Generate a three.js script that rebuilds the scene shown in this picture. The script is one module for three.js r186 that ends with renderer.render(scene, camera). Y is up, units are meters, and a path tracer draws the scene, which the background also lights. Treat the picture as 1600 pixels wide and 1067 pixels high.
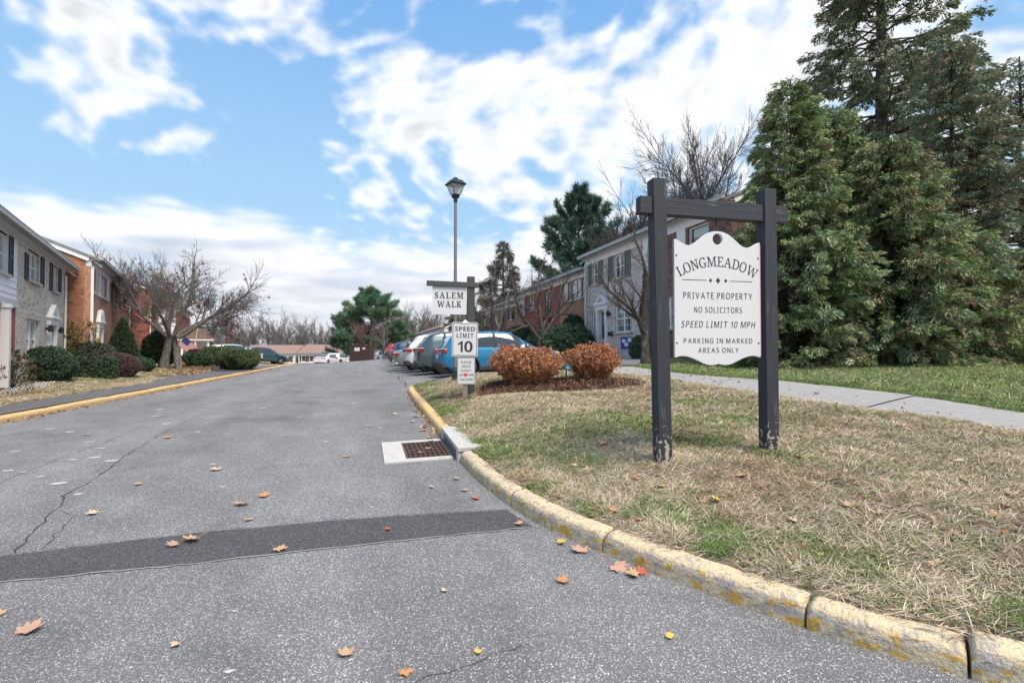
import * as THREE from 'three';
import { mergeGeometries, mergeVertices, toCreasedNormals } from 'three/addons/utils/BufferGeometryUtils.js';
import { RoundedBoxGeometry } from 'three/addons/geometries/RoundedBoxGeometry.js';
import { TextGeometry } from 'three/addons/geometries/TextGeometry.js';
import { FontLoader } from 'three/addons/loaders/FontLoader.js';
import { Brush, Evaluator, SUBTRACTION } from 'three-bvh-csg';

// ---------- camera, sky, sun, exposure ----------
// World: x to the right across the road, -z along the road, y up. (w, s) below = (x, -z).
const scene = new THREE.Scene();
const camera = new THREE.PerspectiveCamera(67.4, 1024 / 682, 0.1, 3000);
camera.position.set(0, 1.5, 0);
camera.lookAt(0.28 * 100, 1.5 + 1.81, -0.96 * 100);
const renderer = new THREE.WebGLRenderer({ antialias: true });
renderer.toneMapping = THREE.LinearToneMapping;
renderer.toneMappingExposure = 2.2;
renderer.shadowMap.enabled = true;

const clamp = (x, a = 0, b = 1) => Math.min(b, Math.max(a, x));
const lerp = (a, b, t) => a + (b - a) * t;
const ss = (a, b, x) => { const t = clamp((x - a) / (b - a)); return t * t * (3 - 2 * t); };
function rng(seed) { let a = seed >>> 0; return () => { a = (a + 0x6d2b79f5) | 0; let t = Math.imul(a ^ (a >>> 15), 1 | a); t = (t + Math.imul(t ^ (t >>> 7), 61 | t)) ^ t; return ((t ^ (t >>> 14)) >>> 0) / 4294967296; }; }
const PERM = (() => { const r = rng(77), p = [...Array(256).keys()]; for (let i = 255; i > 0; i--) { const j = Math.floor(r() * (i + 1)); [p[i], p[j]] = [p[j], p[i]]; } return Uint8Array.from({ length: 512 }, (_, i) => p[i & 255]); })();
const GX = Array.from({ length: 16 }, (_, i) => Math.cos(i * Math.PI / 8)), GY = Array.from({ length: 16 }, (_, i) => Math.sin(i * Math.PI / 8));
function pn(x, y, per = 256) {                       // gradient noise, periodic
  const xi = Math.floor(x), yi = Math.floor(y), fx = x - xi, fy = y - yi, m = (a) => ((a % per) + per) % per;
  const x0 = m(xi), x1 = m(xi + 1), y0 = m(yi), y1 = m(yi + 1);
  const g = (a, b, dx, dy) => { const h = PERM[PERM[a & 255] + (b & 255)] & 15; return GX[h] * dx + GY[h] * dy; };
  const u = fx * fx * fx * (fx * (fx * 6 - 15) + 10), v = fy * fy * fy * (fy * (fy * 6 - 15) + 10);
  return 1.5 * lerp(lerp(g(x0, y0, fx, fy), g(x1, y0, fx - 1, fy), u), lerp(g(x0, y1, fx, fy - 1), g(x1, y1, fx - 1, fy - 1), u), v);
}
function fbm(x, y, oct = 4, per = 256) { let s = 0, a = 0.5, f = 1; for (let i = 0; i < oct; i++) { s += a * pn(x * f + i * 17, y * f + i * 31, per * f); a *= 0.5; f *= 2; } return s; }

// sky: air with broken altocumulus and a low bank of layered cloud
const SUN_AZ = 138, SUN_EL = 56;
function skyTexture(W, H) {
  const d = new Float32Array(W * H * 4), D = 180 / Math.PI;
  const gs = (a, e, a0, e0, sa, se) => Math.exp(-(((a - a0) / sa) ** 2) - (((e - e0) / se) ** 2));
  for (let j = 0; j < H; j++) {
    const el = ((j + 0.5) / H - 0.5) * 180, y = Math.sin(el / D), c = Math.cos(el / D);
    for (let i = 0; i < W; i++) {
      const th = ((i + 0.5) / W - 0.5) * 2 * Math.PI, x = c * Math.cos(th), z = c * Math.sin(th), k = (j * W + i) * 4;
      let r, g, b;
      if (el < -1) { r = 0.5; g = 0.53; b = 0.56; } else {
        const f = x * 0.28 - z * 0.96, rt = x * 0.96 + z * 0.28, az = Math.atan2(rt, f) * D;
        const h = Math.max(el, 0);
        const t1 = ss(0, 16, h), t2 = ss(10, 42, h);
        r = lerp(lerp(0.64, 0.38, t1), 0.17, t2); g = lerp(lerp(0.76, 0.62, t1), 0.39, t2); b = lerp(lerp(0.86, 0.87, t1), 0.77, t2);
        const sunA = Math.cos((az - SUN_AZ) / D) * c * Math.cos(SUN_EL / D) + y * Math.sin(SUN_EL / D), glow = Math.exp((sunA - 1) * 9);
        r += 0.28 * glow; g += 0.24 * glow; b += 0.12 * glow;
        // high broken cloud
        const q = 1.55 / (Math.max(y, 0) + 0.36), u = f * q, v = rt * q;
        const wx = 0.5 * pn(u * 0.9 + 5, v * 0.9, 256), wy = 0.5 * pn(u * 0.9, v * 0.9 + 9, 256);
        let cov = -0.2 + 0.22 * pn(u * 0.45 + 40, v * 0.45 + 11);
        cov += 0.5 * gs(az, el, 7, 23, 23, 11) + 0.28 * gs(az, el, 36, 26, 15, 13);
        const ds = (az + 37) * 0.8 + (el - 22) * 0.6; cov += 0.42 * Math.exp(-((ds / 3.6) ** 2)) * ss(13, 18, el) * ss(-25, -31, az);
        cov += 0.1 * gs(az, el, -19, 31, 10, 4) + 0.2 * gs(az, el, -16, 14.5, 7, 2.2);
        cov -= 0.6 * gs(az, el, -33, 14.8, 14, 3.2) + 0.5 * gs(az, el, -25, 20, 7, 6) + 0.3 * gs(az, el, 17, 14, 8, 2.6) + 0.2 * gs(az, el, 2, 34.5, 10, 2.5) + 0.25 * gs(az, el, -45, 20, 4, 8);
        const n1 = fbm(u * 2.3 + wx, v * 2.3 + wy, 6), n2 = fbm(u * 8.5 + wx * 3 + 7, v * 8.5 + 3 + wy * 3, 4), puff = 1 - 2.2 * Math.abs(pn(u * 6.2 + wx * 2, v * 6.2 + wy * 2 + 20));
        const dens = n1 * 0.62 + 0.5 * n2 + 0.24 * puff + cov;
        const a = ss(-0.12, 0.42, dens) ** 0.9 * ss(4, 9, el);
        const lit = clamp(0.94 - 0.36 * ss(0.3, 0.8, dens) * ss(-0.1, 0.35, fbm(u * 2.4 + 50, v * 2.4 + 20, 4)) + 0.2 * n2 * (1 - 0.4 * a), 0.55, 1.02);
        const cr = 0.955 * lit + 0.06 * glow, cg = 0.985 * lit + 0.05 * glow, cb = 1.02 * lit + 0.02 * glow;
        r = lerp(r, cr, a); g = lerp(g, cg, a); b = lerp(b, cb, a);
        // low bank: streaks lying flat, bright tops and grey bellies
        const top = 12.2 + 1.6 * pn(az * 0.06 + 3, 1.5) + 0.8 * pn(az * 0.25, 8.2);
        const sx = az * 0.1, sy = el * 0.62 + 0.6 * pn(az * 0.05, el * 0.1 + 3);
        const st = fbm(sx, sy, 5), st2 = fbm(sx * 2.3 + 9, sy * 2.1 + 4, 4);
        const bank = ss(top + 1.2, top - 1.6, el + 1.6 * st2);
        const hole = ss(0.02, -0.34, st + 0.25 * st2 + 0.02) * ss(13, 7, el);
        const ab = clamp(bank * (0.97 - 0.55 * hole));
        const edge = ss(top - 4.5, top - 0.8, el);
        const bl = clamp(0.76 + 0.34 * st + 0.16 * st2 + 0.26 * edge, 0.5, 1.02);
        r = lerp(r, bl * lerp(0.86, 0.98, bl), ab); g = lerp(g, bl * lerp(0.93, 0.99, bl), ab); b = lerp(b, bl * 1.06, ab);
      }
      d[k] = r * 0.51; d[k + 1] = g * 0.51; d[k + 2] = b * 0.51; d[k + 3] = 1;
    }
  }
  const t = new THREE.DataTexture(d, W, H, THREE.RGBAFormat, THREE.FloatType);
  t.mapping = THREE.EquirectangularReflectionMapping; t.magFilter = t.minFilter = THREE.LinearFilter; t.needsUpdate = true;
  return t;
}
const sky = skyTexture(2048, 1024);
scene.background = sky; scene.environment = sky;
{
  const a = SUN_AZ * Math.PI / 180, e = SUN_EL * Math.PI / 180, f = Math.cos(a) * Math.cos(e), r = Math.sin(a) * Math.cos(e);
  const sun = new THREE.DirectionalLight(0xfff0dc, 2.5);
  sun.name = 'sun';
  sun.position.set(0.28 * f + 0.96 * r, Math.sin(e), -0.96 * f + 0.28 * r).multiplyScalar(80);
  sun.target.position.set(0, 0, -12); sun.position.z -= 12;
  sun.castShadow = true; sun.shadow.radius = 55; sun.shadow.mapSize.set(2048, 2048);
  Object.assign(sun.shadow.camera, { left: -60, right: 60, top: 60, bottom: -60, near: 1, far: 260 });
  scene.add(sun, sun.target);
}

// ---------- helpers ----------
const names = new Map();
const numbered = (n) => { const k = names.get(n) || 0; names.set(n, k + 1); return k ? `${n}_${String(k).padStart(3, '0')}` : n; };
function tag(o, label, category, group) { o.userData = { label, category }; if (group) o.userData.group = group; return o; }
function thing(name, label, category, w, y, s, turn = 0, group) {
  const o = new THREE.Group(); o.name = numbered(name); o.position.set(w, y, -s); o.rotation.y = turn; scene.add(o);
  return tag(o, label, category, group);
}
function mesh(name, geo, m, parent) {
  const o = new THREE.Mesh(geo, m); o.name = parent ? name : numbered(name); o.castShadow = o.receiveShadow = true;
  (parent || scene).add(o); return o;
}
function struct(name, geo, m, label) { const o = mesh(name, geo, m); o.userData = { kind: 'structure', label }; return o; }
function copyOf(root, w, y, s, turn, label) {
  const c = root.clone(); c.name = numbered(root.name.replace(/_\d{3}$/, '')); c.position.set(w, y, -s); c.rotation.y = turn;
  c.userData = { ...root.userData }; if (label) c.userData.label = label; scene.add(c); return c;
}
const merge = (list) => mergeGeometries(list.map((g) => { const q = g.index ? g.toNonIndexed() : g; for (const n of Object.keys(q.attributes)) if (!['position', 'normal', 'uv'].includes(n)) q.deleteAttribute(n); return q; }));
const C = (r, g, b) => new THREE.Color().setRGB(r, g, b);
const mat = (c, roughness = 0.8, o = {}) => new THREE.MeshStandardMaterial({ color: Array.isArray(c) ? C(...c) : c, roughness, ...o });
function box(w, h, d, x = 0, y = 0, z = 0) {        // box with uv in metres
  const g = new THREE.BoxGeometry(w, h, d), uv = g.attributes.uv, p = g.attributes.position, n = g.attributes.normal;
  g.translate(x, y, z);
  for (let i = 0; i < uv.count; i++) { const ax = Math.abs(n.getX(i)), ay = Math.abs(n.getY(i)); uv.setXY(i, ax > 0.5 ? p.getZ(i) : p.getX(i), ay > 0.5 ? p.getZ(i) : p.getY(i)); }
  return g;
}
const rbox = (w, h, d, x = 0, y = 0, z = 0, r = 0.01) => new RoundedBoxGeometry(w, h, d, 2, Math.min(r, w / 2.01, h / 2.01, d / 2.01)).translate(x, y, z);
const cyl = (r0, r1, h, x = 0, y = 0, z = 0, n = 16) => new THREE.CylinderGeometry(r1, r0, h, n).translate(x, y, z);
const toS = (x) => x <= 0.0031308 ? x * 12.92 : 1.055 * Math.pow(x, 1 / 2.4) - 0.055;
function tex(w, h, fn, srgb = true, rep = [1, 1]) { // fn(x, y, u, v) -> [r,g,b] linear
  const d = new Uint8Array(w * h * 4);
  for (let j = 0; j < h; j++) for (let i = 0; i < w; i++) {
    const c = fn(i, j, i / w, j / h), k = (j * w + i) * 4;
    for (let n = 0; n < 3; n++) d[k + n] = Math.round(255 * clamp(srgb ? toS(clamp(c[n])) : c[n]));
    d[k + 3] = 255;
  }
  const t = new THREE.DataTexture(d, w, h); t.wrapS = t.wrapT = THREE.RepeatWrapping; t.magFilter = THREE.LinearFilter; t.minFilter = THREE.LinearMipmapLinearFilter; t.generateMipmaps = true;
  if (srgb) t.colorSpace = THREE.SRGBColorSpace; t.repeat.set(...rep); t.needsUpdate = true; return t;
}
const mix3 = (a, b, t) => [lerp(a[0], b[0], t), lerp(a[1], b[1], t), lerp(a[2], b[2], t)];

// ---------- terrain ----------
const descend = (s) => { const k = s - 60; return k <= 0 ? 0 : k < 20 ? 0.0025 * k * k : 1 + Math.min(0.1 * (k - 20), 3.3); };
const roadY = (w, s) => 0.68 * ss(3, 16, s) * ss(-7, 6.5, w) - descend(s);
const CURB_R = [[40, -1.6], [12, -1.6], [8, -1.35], [5.6, -0.65], [4.2, 0.2], [3.3, 0.95], [2.65, 1.72], [2.3, 2.25], [1.76, 3.4], [1.47, 4.2], [1.28, 5.4], [1.2, 6.8], [1.18, 8], [1.15, 13.7], [1.25, 14.15], [1.55, 14.45], [2.1, 14.55], [8.3, 14.65], [8.7, 14.85], [8.8, 15.3], [8.8, 130]];
function edgeR(w, s) {                              // > 0: behind the right-hand kerb
  let best = 1e9, sg = 1;
  for (let i = 0; i + 1 < CURB_R.length; i++) {
    const [a, b] = CURB_R[i], dx = CURB_R[i + 1][0] - a, dy = CURB_R[i + 1][1] - b;
    const t = clamp(((w - a) * dx + (s - b) * dy) / (dx * dx + dy * dy)), D = Math.hypot(w - a - t * dx, s - b - t * dy);
    if (D < best - 1e-9) { best = D; sg = dx * (s - b) - dy * (w - a) < 0 ? 1 : -1; }
  }
  return sg * best;
}
const LEFT_CURB = -7.15;
const edgeOf = (w, s) => w > -3 ? edgeR(w, s) : LEFT_CURB - w;
function lawnY(w, s, e) { return w > -3 ? roadY(w, s) + 0.13 + 0.31 * ss(0, 1.7, e) + 0.33 * ss(2.5, 9, e) : roadY(w, s) + 0.13 + 0.3 * ss(0.8, 5, e); }
function groundY(w, s) { const e = edgeOf(w, s); return e > 0.1 ? lawnY(w, s, e) : roadY(w, s); }
const bumpy = (w, s) => 0.018 * pn(w * 1.7, s * 1.7) + 0.008 * pn(w * 5, s * 5);

function steps(list) { const out = []; for (const [a, b, d] of list) { const n = Math.max(1, Math.round((b - a) / d)); for (let i = 0; i < n; i++) out.push(a + (b - a) * i / n); } out.push(list[list.length - 1][1]); return out; }
function sheet(ws, sv, height, color, skip) {
  const pos = [], uv = [], col = [], idx = [], nw = ws.length;
  for (const s of sv) for (const w of ws) { pos.push(w, height(w, s), -s); uv.push(w, s); if (color) col.push(...color(w, s)); }
  for (let j = 0; j + 1 < sv.length; j++) for (let i = 0; i + 1 < nw; i++) { const a = j * nw + i; if (skip && skip((ws[i] + ws[i + 1]) / 2, (sv[j] + sv[j + 1]) / 2)) continue; idx.push(a, a + 1, a + nw, a + 1, a + nw + 1, a + nw); }
  const g = new THREE.BufferGeometry(); g.setAttribute('position', new THREE.Float32BufferAttribute(pos, 3)); g.setAttribute('uv', new THREE.Float32BufferAttribute(uv, 2));
  if (color) g.setAttribute('color', new THREE.Float32BufferAttribute(col, 3));
  g.setIndex(idx); g.computeVertexNormals(); return g;
}
// what the turf is made of at a place: straw, green or bare
function turf(w, s) {
  const n = fbm(w * 0.42 + 3, s * 0.42 + 8, 4), m = fbm(w * 1.6 + 30, s * 1.6, 3), l = fbm(w * 0.2 + 60, s * 0.2, 2);
  const far = w > 0 ? ss(6.7, 8.6, w + 0.12 * (s - 6)) : 0;                                  // lawn beyond the footpath is greener
  let green = clamp(0.26 + 0.9 * ss(-0.02, 0.45, n + 0.55 * m) + far * (0.8 + 0.5 * l));
  if (w < -3) green = clamp(0.38 + 0.8 * n);
  const brown = ss(0.1, 0.42, fbm(w * 0.7 + 90, s * 0.7 + 20, 3)) * (1 - far);
  return { green, brown, m };
}
function turfColor(w, s) {
  const { green, brown, m } = turf(w, s);
  let c = mix3([0.5, 0.43, 0.33], [0.2, 0.23, 0.085], green * 0.85);
  c = mix3(c, [0.27, 0.165, 0.095], brown * 0.4);
  const k = 1 + 0.22 * m; return [c[0] * k, c[1] * k, c[2] * k];
}
const R0 = rng(11);
const noiseTile = (seed, n, blur) => { const r = rng(seed), a = new Float32Array(n * n); for (let i = 0; i < a.length; i++) a[i] = r(); if (!blur) return a; const b = new Float32Array(n * n); for (let y = 0; y < n; y++) for (let x = 0; x < n; x++) { let s = 0; for (let j = -1; j <= 1; j++) for (let i = -1; i <= 1; i++) s += a[((y + j + n) % n) * n + (x + i + n) % n]; b[y * n + x] = s / 9; } return b; };
// asphalt: dark binder with pale and grey stone chips
function chips(n, count, seed, lo, hi) {
  const a = new Float32Array(n * n).fill(-1), hgt = new Float32Array(n * n), r = rng(seed);
  for (let k = 0; k < count; k++) {
    const cx = r() * n, cy = r() * n, rad = lo + (hi - lo) * r() * r(), v = r(), an = r() * 3.14, el = 0.55 + r() * 0.45, ca = Math.cos(an), sa = Math.sin(an), R = Math.ceil(rad);
    for (let y = -R; y <= R; y++) for (let x = -R; x <= R; x++) { const p = (x * ca + y * sa) / rad, q = (-x * sa + y * ca) / (rad * el), d = p * p + q * q; if (d < 1) { const at = ((Math.floor(cy + y) + n) % n) * n + (Math.floor(cx + x) + n) % n; a[at] = v; hgt[at] = 1 - d * 0.6; } }
  }
  return { a, hgt };
}
const AN = 1024, AC = chips(AN, 80000, 5, 0.9, 2.8), AF = noiseTile(6, AN);
const asphaltColor = tex(AN, AN, (x, y, u, v) => {
  const k = y * AN + x, c = AC.a[k], f = AF[k];
  let g = 0.094 + 0.075 * f;
  if (c >= 0) g = c > 0.72 ? 0.4 + 0.26 * (c - 0.72) / 0.28 + 0.1 * f : 0.15 + 0.22 * c + 0.07 * f;
  g *= 1 + 0.18 * fbm(u * 6, v * 6, 3, 6);
  return [g * 0.99, g, g * 1.03];
}, true, [1 / 2.0, 1 / 2.0]);
const asphaltBump = tex(AN, AN, (x, y) => { const k = y * AN + x, c = AC.a[k]; const h = c >= 0 ? 0.35 + 0.6 * AC.hgt[k] : 0.12 * AF[k]; return [h, h, h]; }, false, [1 / 2.0, 1 / 2.0]);
const M = {};
M.road = mat([1, 1, 1], 0.9, { map: asphaltColor, bumpMap: asphaltBump, bumpScale: 0.004, vertexColors: true });
const turfTex = (() => {
  const n = 1024, cv = new Float32Array(n * n).fill(0.55), r = rng(21);
  for (let k = 0; k < 26000; k++) {
    let x = r() * n, y = r() * n, a = r() * 6.28; const L = 8 + r() * 26, v = 0.25 + r() * 0.9, b = (r() - 0.5) * 0.05;
    for (let i = 0; i < L; i++) { x += Math.cos(a); y += Math.sin(a); a += b; cv[((Math.floor(y) + n * 4) % n) * n + (Math.floor(x) + n * 4) % n] = v; }
  }
  const f = noiseTile(22, n, 1);
  return { color: tex(n, n, (x, y) => { const v = cv[y * n + x] * (0.8 + 0.4 * f[y * n + x]); return [v * 1.02, v, v * 0.96]; }, true, [1 / 1.6, 1 / 1.6]), bump: tex(n, n, (x, y) => { const v = cv[y * n + x]; return [v, v, v]; }, false, [1 / 1.6, 1 / 1.6]) };
})();
M.turf = mat([1, 1, 1], 1, { map: turfTex.color, bumpMap: turfTex.bump, bumpScale: 0.012, vertexColors: true });

const PIT = [0.552, 1.138, 6.792, 7.728], inPit = (w, s) => w > PIT[0] && w < PIT[1] && s > PIT[2] && s < PIT[3];
// ground: one sheet to the horizon; it dips under the carriageway
struct('ground', sheet(
  steps([[-600, -120, 60], [-120, -40, 8], [-40, -12, 1.2], [-12, -7.6, 0.4], [-7.6, -6.9, 0.07], [-6.9, 0.552, 1.2], [0.552, 1.138, 0.2], [1.138, 4.2, 0.07], [4.2, 9.2, 0.13], [9.2, 30, 0.8], [30, 120, 8], [120, 600, 60]]),
  steps([[-60, -4, 6], [-4, 0, 0.3], [0, 6.792, 0.07], [6.792, 7.728, 0.1], [7.728, 13.6, 0.13], [13.6, 15.6, 0.08], [15.6, 30, 0.6], [30, 70, 1.5], [70, 130, 4], [130, 700, 60]]),
  (w, s) => { const e = edgeOf(w, s); return e > 0.1 ? lawnY(w, s, e) + bumpy(w, s) * ss(0.15, 0.6, e) : roadY(w, s) - 0.16; },
  turfColor, inPit), M.turf, 'straw-coloured lawn with green patches');
struct('road', sheet(steps([[-7.35, 0.552, 0.35], [0.552, 1.138, 0.2], [1.138, 9, 0.35]]), steps([[-40, 0, 2], [0, 6.792, 0.3], [6.792, 7.728, 0.24], [7.728, 17, 0.3], [17, 62, 1], [62, 130, 2]]), roadY, (w, s) => {
  const k = 1 + 0.3 * fbm(w * 0.7, s * 0.1 + 4, 4) + 0.3 * fbm(w * 2.2, s * 1.6, 4) - 0.2 * ss(0.12, 0.4, fbm(w * 1.1 + 70, s * 0.5 + 9, 4)); const b = 1 + 0.02 * pn(w * 0.3, s * 0.3);
  return [k, k, k * b];
}, inPit), M.road, 'grey asphalt access road flecked with pale stone chips');
// ---------- kerbs ----------
const CF = noiseTile(31, 512, 1);
const concreteTex = (base, tint, seed) => tex(512, 512, (x, y, u, v) => { const f = CF[((y * 7 + seed) % 512) * 512 + x], n = fbm(u * 8 + seed, v * 8, 4, 8); const k = base * (0.84 + 0.3 * f + 0.22 * n); return [k * tint[0], k * tint[1], k * tint[2]]; });
function kerbTexture(worn, seed) {                  // u: 6 m along, v: 0.5 m round the profile
  const r = rng(seed), sp = noiseTile(seed, 512, 1);
  return tex(2048, 256, (x, y, u, v) => {
    const a = u * 48, b = v * 4, n = fbm(a, b + seed, 5, 48), m = fbm(a * 3, b * 3 + 5, 4, 144), f = sp[(y % 512) * 512 + x % 512];
    const g = 0.34 * (f - 0.5) + 0.14 * m + 0.1 * fbm(a * 9, b * 9, 3, 432);
    const conc = [0.47 + g, 0.42 + g, 0.34 + g * 0.9], pale = worn > 0.5 ? [0.66 + 0.7 * g, 0.54 + 0.65 * g, 0.35 + 0.5 * g] : [0.64 + 0.5 * g, 0.44 + 0.4 * g, 0.2 + 0.25 * g], ochre = [0.56 + 0.4 * g, 0.35 + 0.3 * g, 0.08];
    const face = ss(0.5, 0.42, v + 0.06 * n);       // the upright face keeps a heavier, later coat of paint
    let c = mix3(conc, pale, ss(-0.35, 0.25, n + 0.8 * m + (0.46 - worn * 0.34)));
    const bare = face * ss(-0.1, 0.25, fbm(a * 0.9 + 61, b * 2.5, 5, 43.2) + 0.3 * m + (v - 0.34) * 2.4); c = mix3(c, [0.36 + g, 0.33 + g, 0.32 + g], bare * worn);
    c = mix3(c, ochre, ss(-0.02, 0.16, fbm(a * 1.1 + 20, b * 2, 5, 52.8) + 0.35 * m + face * 0.44 - 0.38 - bare * 0.25 - (1 - worn) * 0.25));
    const dirt = ss(0.2, 0.38, fbm(a * 2.3 + 9, b * 3 + 3, 5, 110.4) + 0.3 * m);
    return mix3(c, [0.16, 0.13, 0.1], dirt * 0.5);
  }, true, [1 / 6, 2]);
}
const kerbBump = (() => { const f = noiseTile(33, 512, 1); return tex(512, 512, (x, y, u, v) => { const h = 0.5 + 0.5 * fbm(u * 24, v * 24, 4, 24) + 0.5 * (f[y * 512 + x] - 0.5); return [h, h, h]; }, false, [2, 2]); })();
M.kerbWorn = mat([1, 1, 1], 0.88, { map: kerbTexture(0.75, 3), bumpMap: kerbBump, bumpScale: 0.012 });
M.kerbPaint = mat([1, 1, 1], 0.85, { map: kerbTexture(0.1, 8), bumpMap: kerbBump, bumpScale: 0.008 });
const KERB_PROFILE = [[-0.004, -0.12], [0, 0.06], [0.006, 0.1], [0.028, 0.128], [0.06, 0.14], [0.14, 0.146], [0.178, 0.13], [0.196, 0.1], [0.205, -0.1]];
function sweep(pts, side, profile, base, u0 = 0, rough = 0.004, seed = 1) {
  const pos = [], uv = [], idx = [], n = profile.length; let u = u0;
  for (let i = 0; i < pts.length; i++) {
    const [w, s] = pts[i], p = pts[Math.max(0, i - 1)], q = pts[Math.min(pts.length - 1, i + 1)], L = Math.hypot(q[0] - p[0], q[1] - p[1]);
    if (i) u += Math.hypot(w - pts[i - 1][0], s - pts[i - 1][1]);
    const nx = side * (q[1] - p[1]) / L, ny = -side * (q[0] - p[0]) / L, end = i === 0 || i === pts.length - 1; let v = 0;
    for (let k = 0; k < n; k++) {
      if (k) v += Math.hypot(profile[k][0] - profile[k - 1][0], profile[k][1] - profile[k - 1][1]);
      const j = rough * pn(u * 9 + seed, k * 2.3), e = profile[k][0] + j, y = profile[k][1] + j - (end && k > 0 && k < n - 1 ? 0.008 : 0);
      pos.push(w + nx * e, base(w, s) + y, -(s + ny * e)); uv.push(u, v);
    }
  }
  for (let i = 0; i + 1 < pts.length; i++) for (let k = 0; k + 1 < n; k++) { const a = i * n + k; if (side > 0) idx.push(a, a + n, a + 1, a + 1, a + n, a + n + 1); else idx.push(a, a + 1, a + n, a + 1, a + n + 1, a + n); }
  for (const i of [0, pts.length - 1]) for (let k = 1; k + 1 < n; k++) { const a = i * n; if ((i === 0) === (side > 0)) idx.push(a, a + k, a + k + 1); else idx.push(a, a + k + 1, a + k); }
  const g = new THREE.BufferGeometry(); g.setAttribute('position', new THREE.Float32BufferAttribute(pos, 3)); g.setAttribute('uv', new THREE.Float32BufferAttribute(uv, 2)); g.setIndex(idx); g.computeVertexNormals(); return g;
}
function structGroup(name, label) { const o = new THREE.Group(); o.name = numbered(name); o.userData = { kind: 'structure', label }; scene.add(o); return o; }
{
  const curve = new THREE.CatmullRomCurve3(CURB_R.slice(1, 20).map(([w, s]) => new THREE.Vector3(w, 0, s)), false, 'centripetal');
  const pts = curve.getSpacedPoints(700).map((p) => [p.x, p.z]); pts.push([8.8, 40], [8.8, 62]);
  const near = (w, s) => { let b = 0, m = 1e9; pts.forEach((p, i) => { const d = Math.hypot(p[0] - w, p[1] - s); if (d < m) { m = d; b = i; } }); return b; };
  const kerb = structGroup('kerb', 'worn yellow-painted kerb curving round the lawn');
  const cut = [[4.6, -0.05], [2.68, 1.7], [2.31, 2.24], [1.74, 3.48], [1.4, 4.75], [1.19, 6.52]].map((p) => near(...p));
  const cut2 = [[1.18, 8.0], [1.17, 9.6], [1.16, 11.4], [1.15, 13.3], [1.9, 14.53], [4.5, 14.6], [7.5, 14.64]].map((p) => near(...p));
  let n = 0;
  for (const list of [[0, ...cut], [...cut2, pts.length - 1]]) for (let i = 0; i + 1 < list.length; i++) {
    const seg = pts.slice(list[i], list[i + 1] + 1); if (seg.length < 2) continue;
    const trim = (a, b, k) => [lerp(a[0], b[0], k), lerp(a[1], b[1], k)], L0 = Math.hypot(seg[1][0] - seg[0][0], seg[1][1] - seg[0][1]);
    seg[0] = trim(seg[0], seg[1], Math.min(0.8, 0.008 / L0)); const z = seg.length - 1; seg[z] = trim(seg[z], seg[z - 1], Math.min(0.8, 0.008 / L0));
    const dy = n === 1 ? 0.022 : 0.006 * Math.sin(n * 2.1);
    mesh('kerb_stone', sweep(seg, 1, KERB_PROFILE, (w, s) => roadY(w, s) + dy, n * 1.37, 0.007, n * 13), list[i] >= cut2[0] ? M.kerbPaint : M.kerbWorn, kerb); n++;
  }
  const left = structGroup('kerb', 'long yellow-painted kerb between road and asphalt walk');
  for (let s = -6; s < 62; s += 3) { const seg = []; for (let k = 0; k <= 6; k++) seg.push([LEFT_CURB, s + 0.006 + (2.988 * k) / 6]); mesh('kerb_stone', sweep(seg, -1, KERB_PROFILE, (w, q) => roadY(w, q) + 0.004 * Math.sin(s), s * 0.61, 0.006, s), M.kerbPaint, left); }
}

// ---------- things in the road surface ----------
function ribbon(pts, width, y = 0.004, seed = 1, jitter = 0.25) {   // flat strip following the road
  const dense = []; const r = rng(seed);
  for (let i = 0; i + 1 < pts.length; i++) { const n = Math.max(2, Math.round(Math.hypot(pts[i + 1][0] - pts[i][0], pts[i + 1][1] - pts[i][1]) / 0.09)); for (let k = 0; k < n; k++) dense.push([lerp(pts[i][0], pts[i + 1][0], k / n), lerp(pts[i][1], pts[i + 1][1], k / n)]); }
  dense.push(pts[pts.length - 1]);
  const pos = [], uv = [], idx = [];
  dense.forEach(([w, s], i) => {
    const p = dense[Math.max(0, i - 1)], q = dense[Math.min(dense.length - 1, i + 1)], L = Math.hypot(q[0] - p[0], q[1] - p[1]) || 1, nx = (q[1] - p[1]) / L, ny = -(q[0] - p[0]) / L;
    const off = jitter * 0.12 * (r() - 0.5), h = width * (0.5 + jitter * (r() - 0.5) * 1.5) * 0.5 * (i === 0 || i === dense.length - 1 ? 0.3 : 1) * 2;
    for (const k of [-1, 1]) { const a = w + nx * (off + k * h / 2), b = s + ny * (off + k * h / 2); pos.push(a, roadY(a, b) + y, -b); uv.push(a, b); }
    if (i) { const a = i * 2; idx.push(a - 2, a - 1, a, a - 1, a + 1, a); }
  });
  const g = new THREE.BufferGeometry(); g.setAttribute('position', new THREE.Float32BufferAttribute(pos, 3)); g.setAttribute('uv', new THREE.Float32BufferAttribute(uv, 2)); g.setIndex(idx); g.computeVertexNormals();
  if (g.attributes.normal.getY(0) < 0) { for (let i = 0; i < idx.length; i += 3) [idx[i], idx[i + 1]] = [idx[i + 1], idx[i]]; g.setIndex(idx); g.computeVertexNormals(); }
  return g;
}
const road = scene.getObjectByName('road');
M.patch = mat([0.34, 0.345, 0.36], 0.85, { map: asphaltColor, bumpMap: asphaltBump, bumpScale: 0.002 });
M.crack = mat([0.018, 0.018, 0.02], 1); M.seam = mat([0.36, 0.36, 0.36], 0.95, { bumpMap: asphaltBump, bumpScale: 0.003 });
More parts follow.
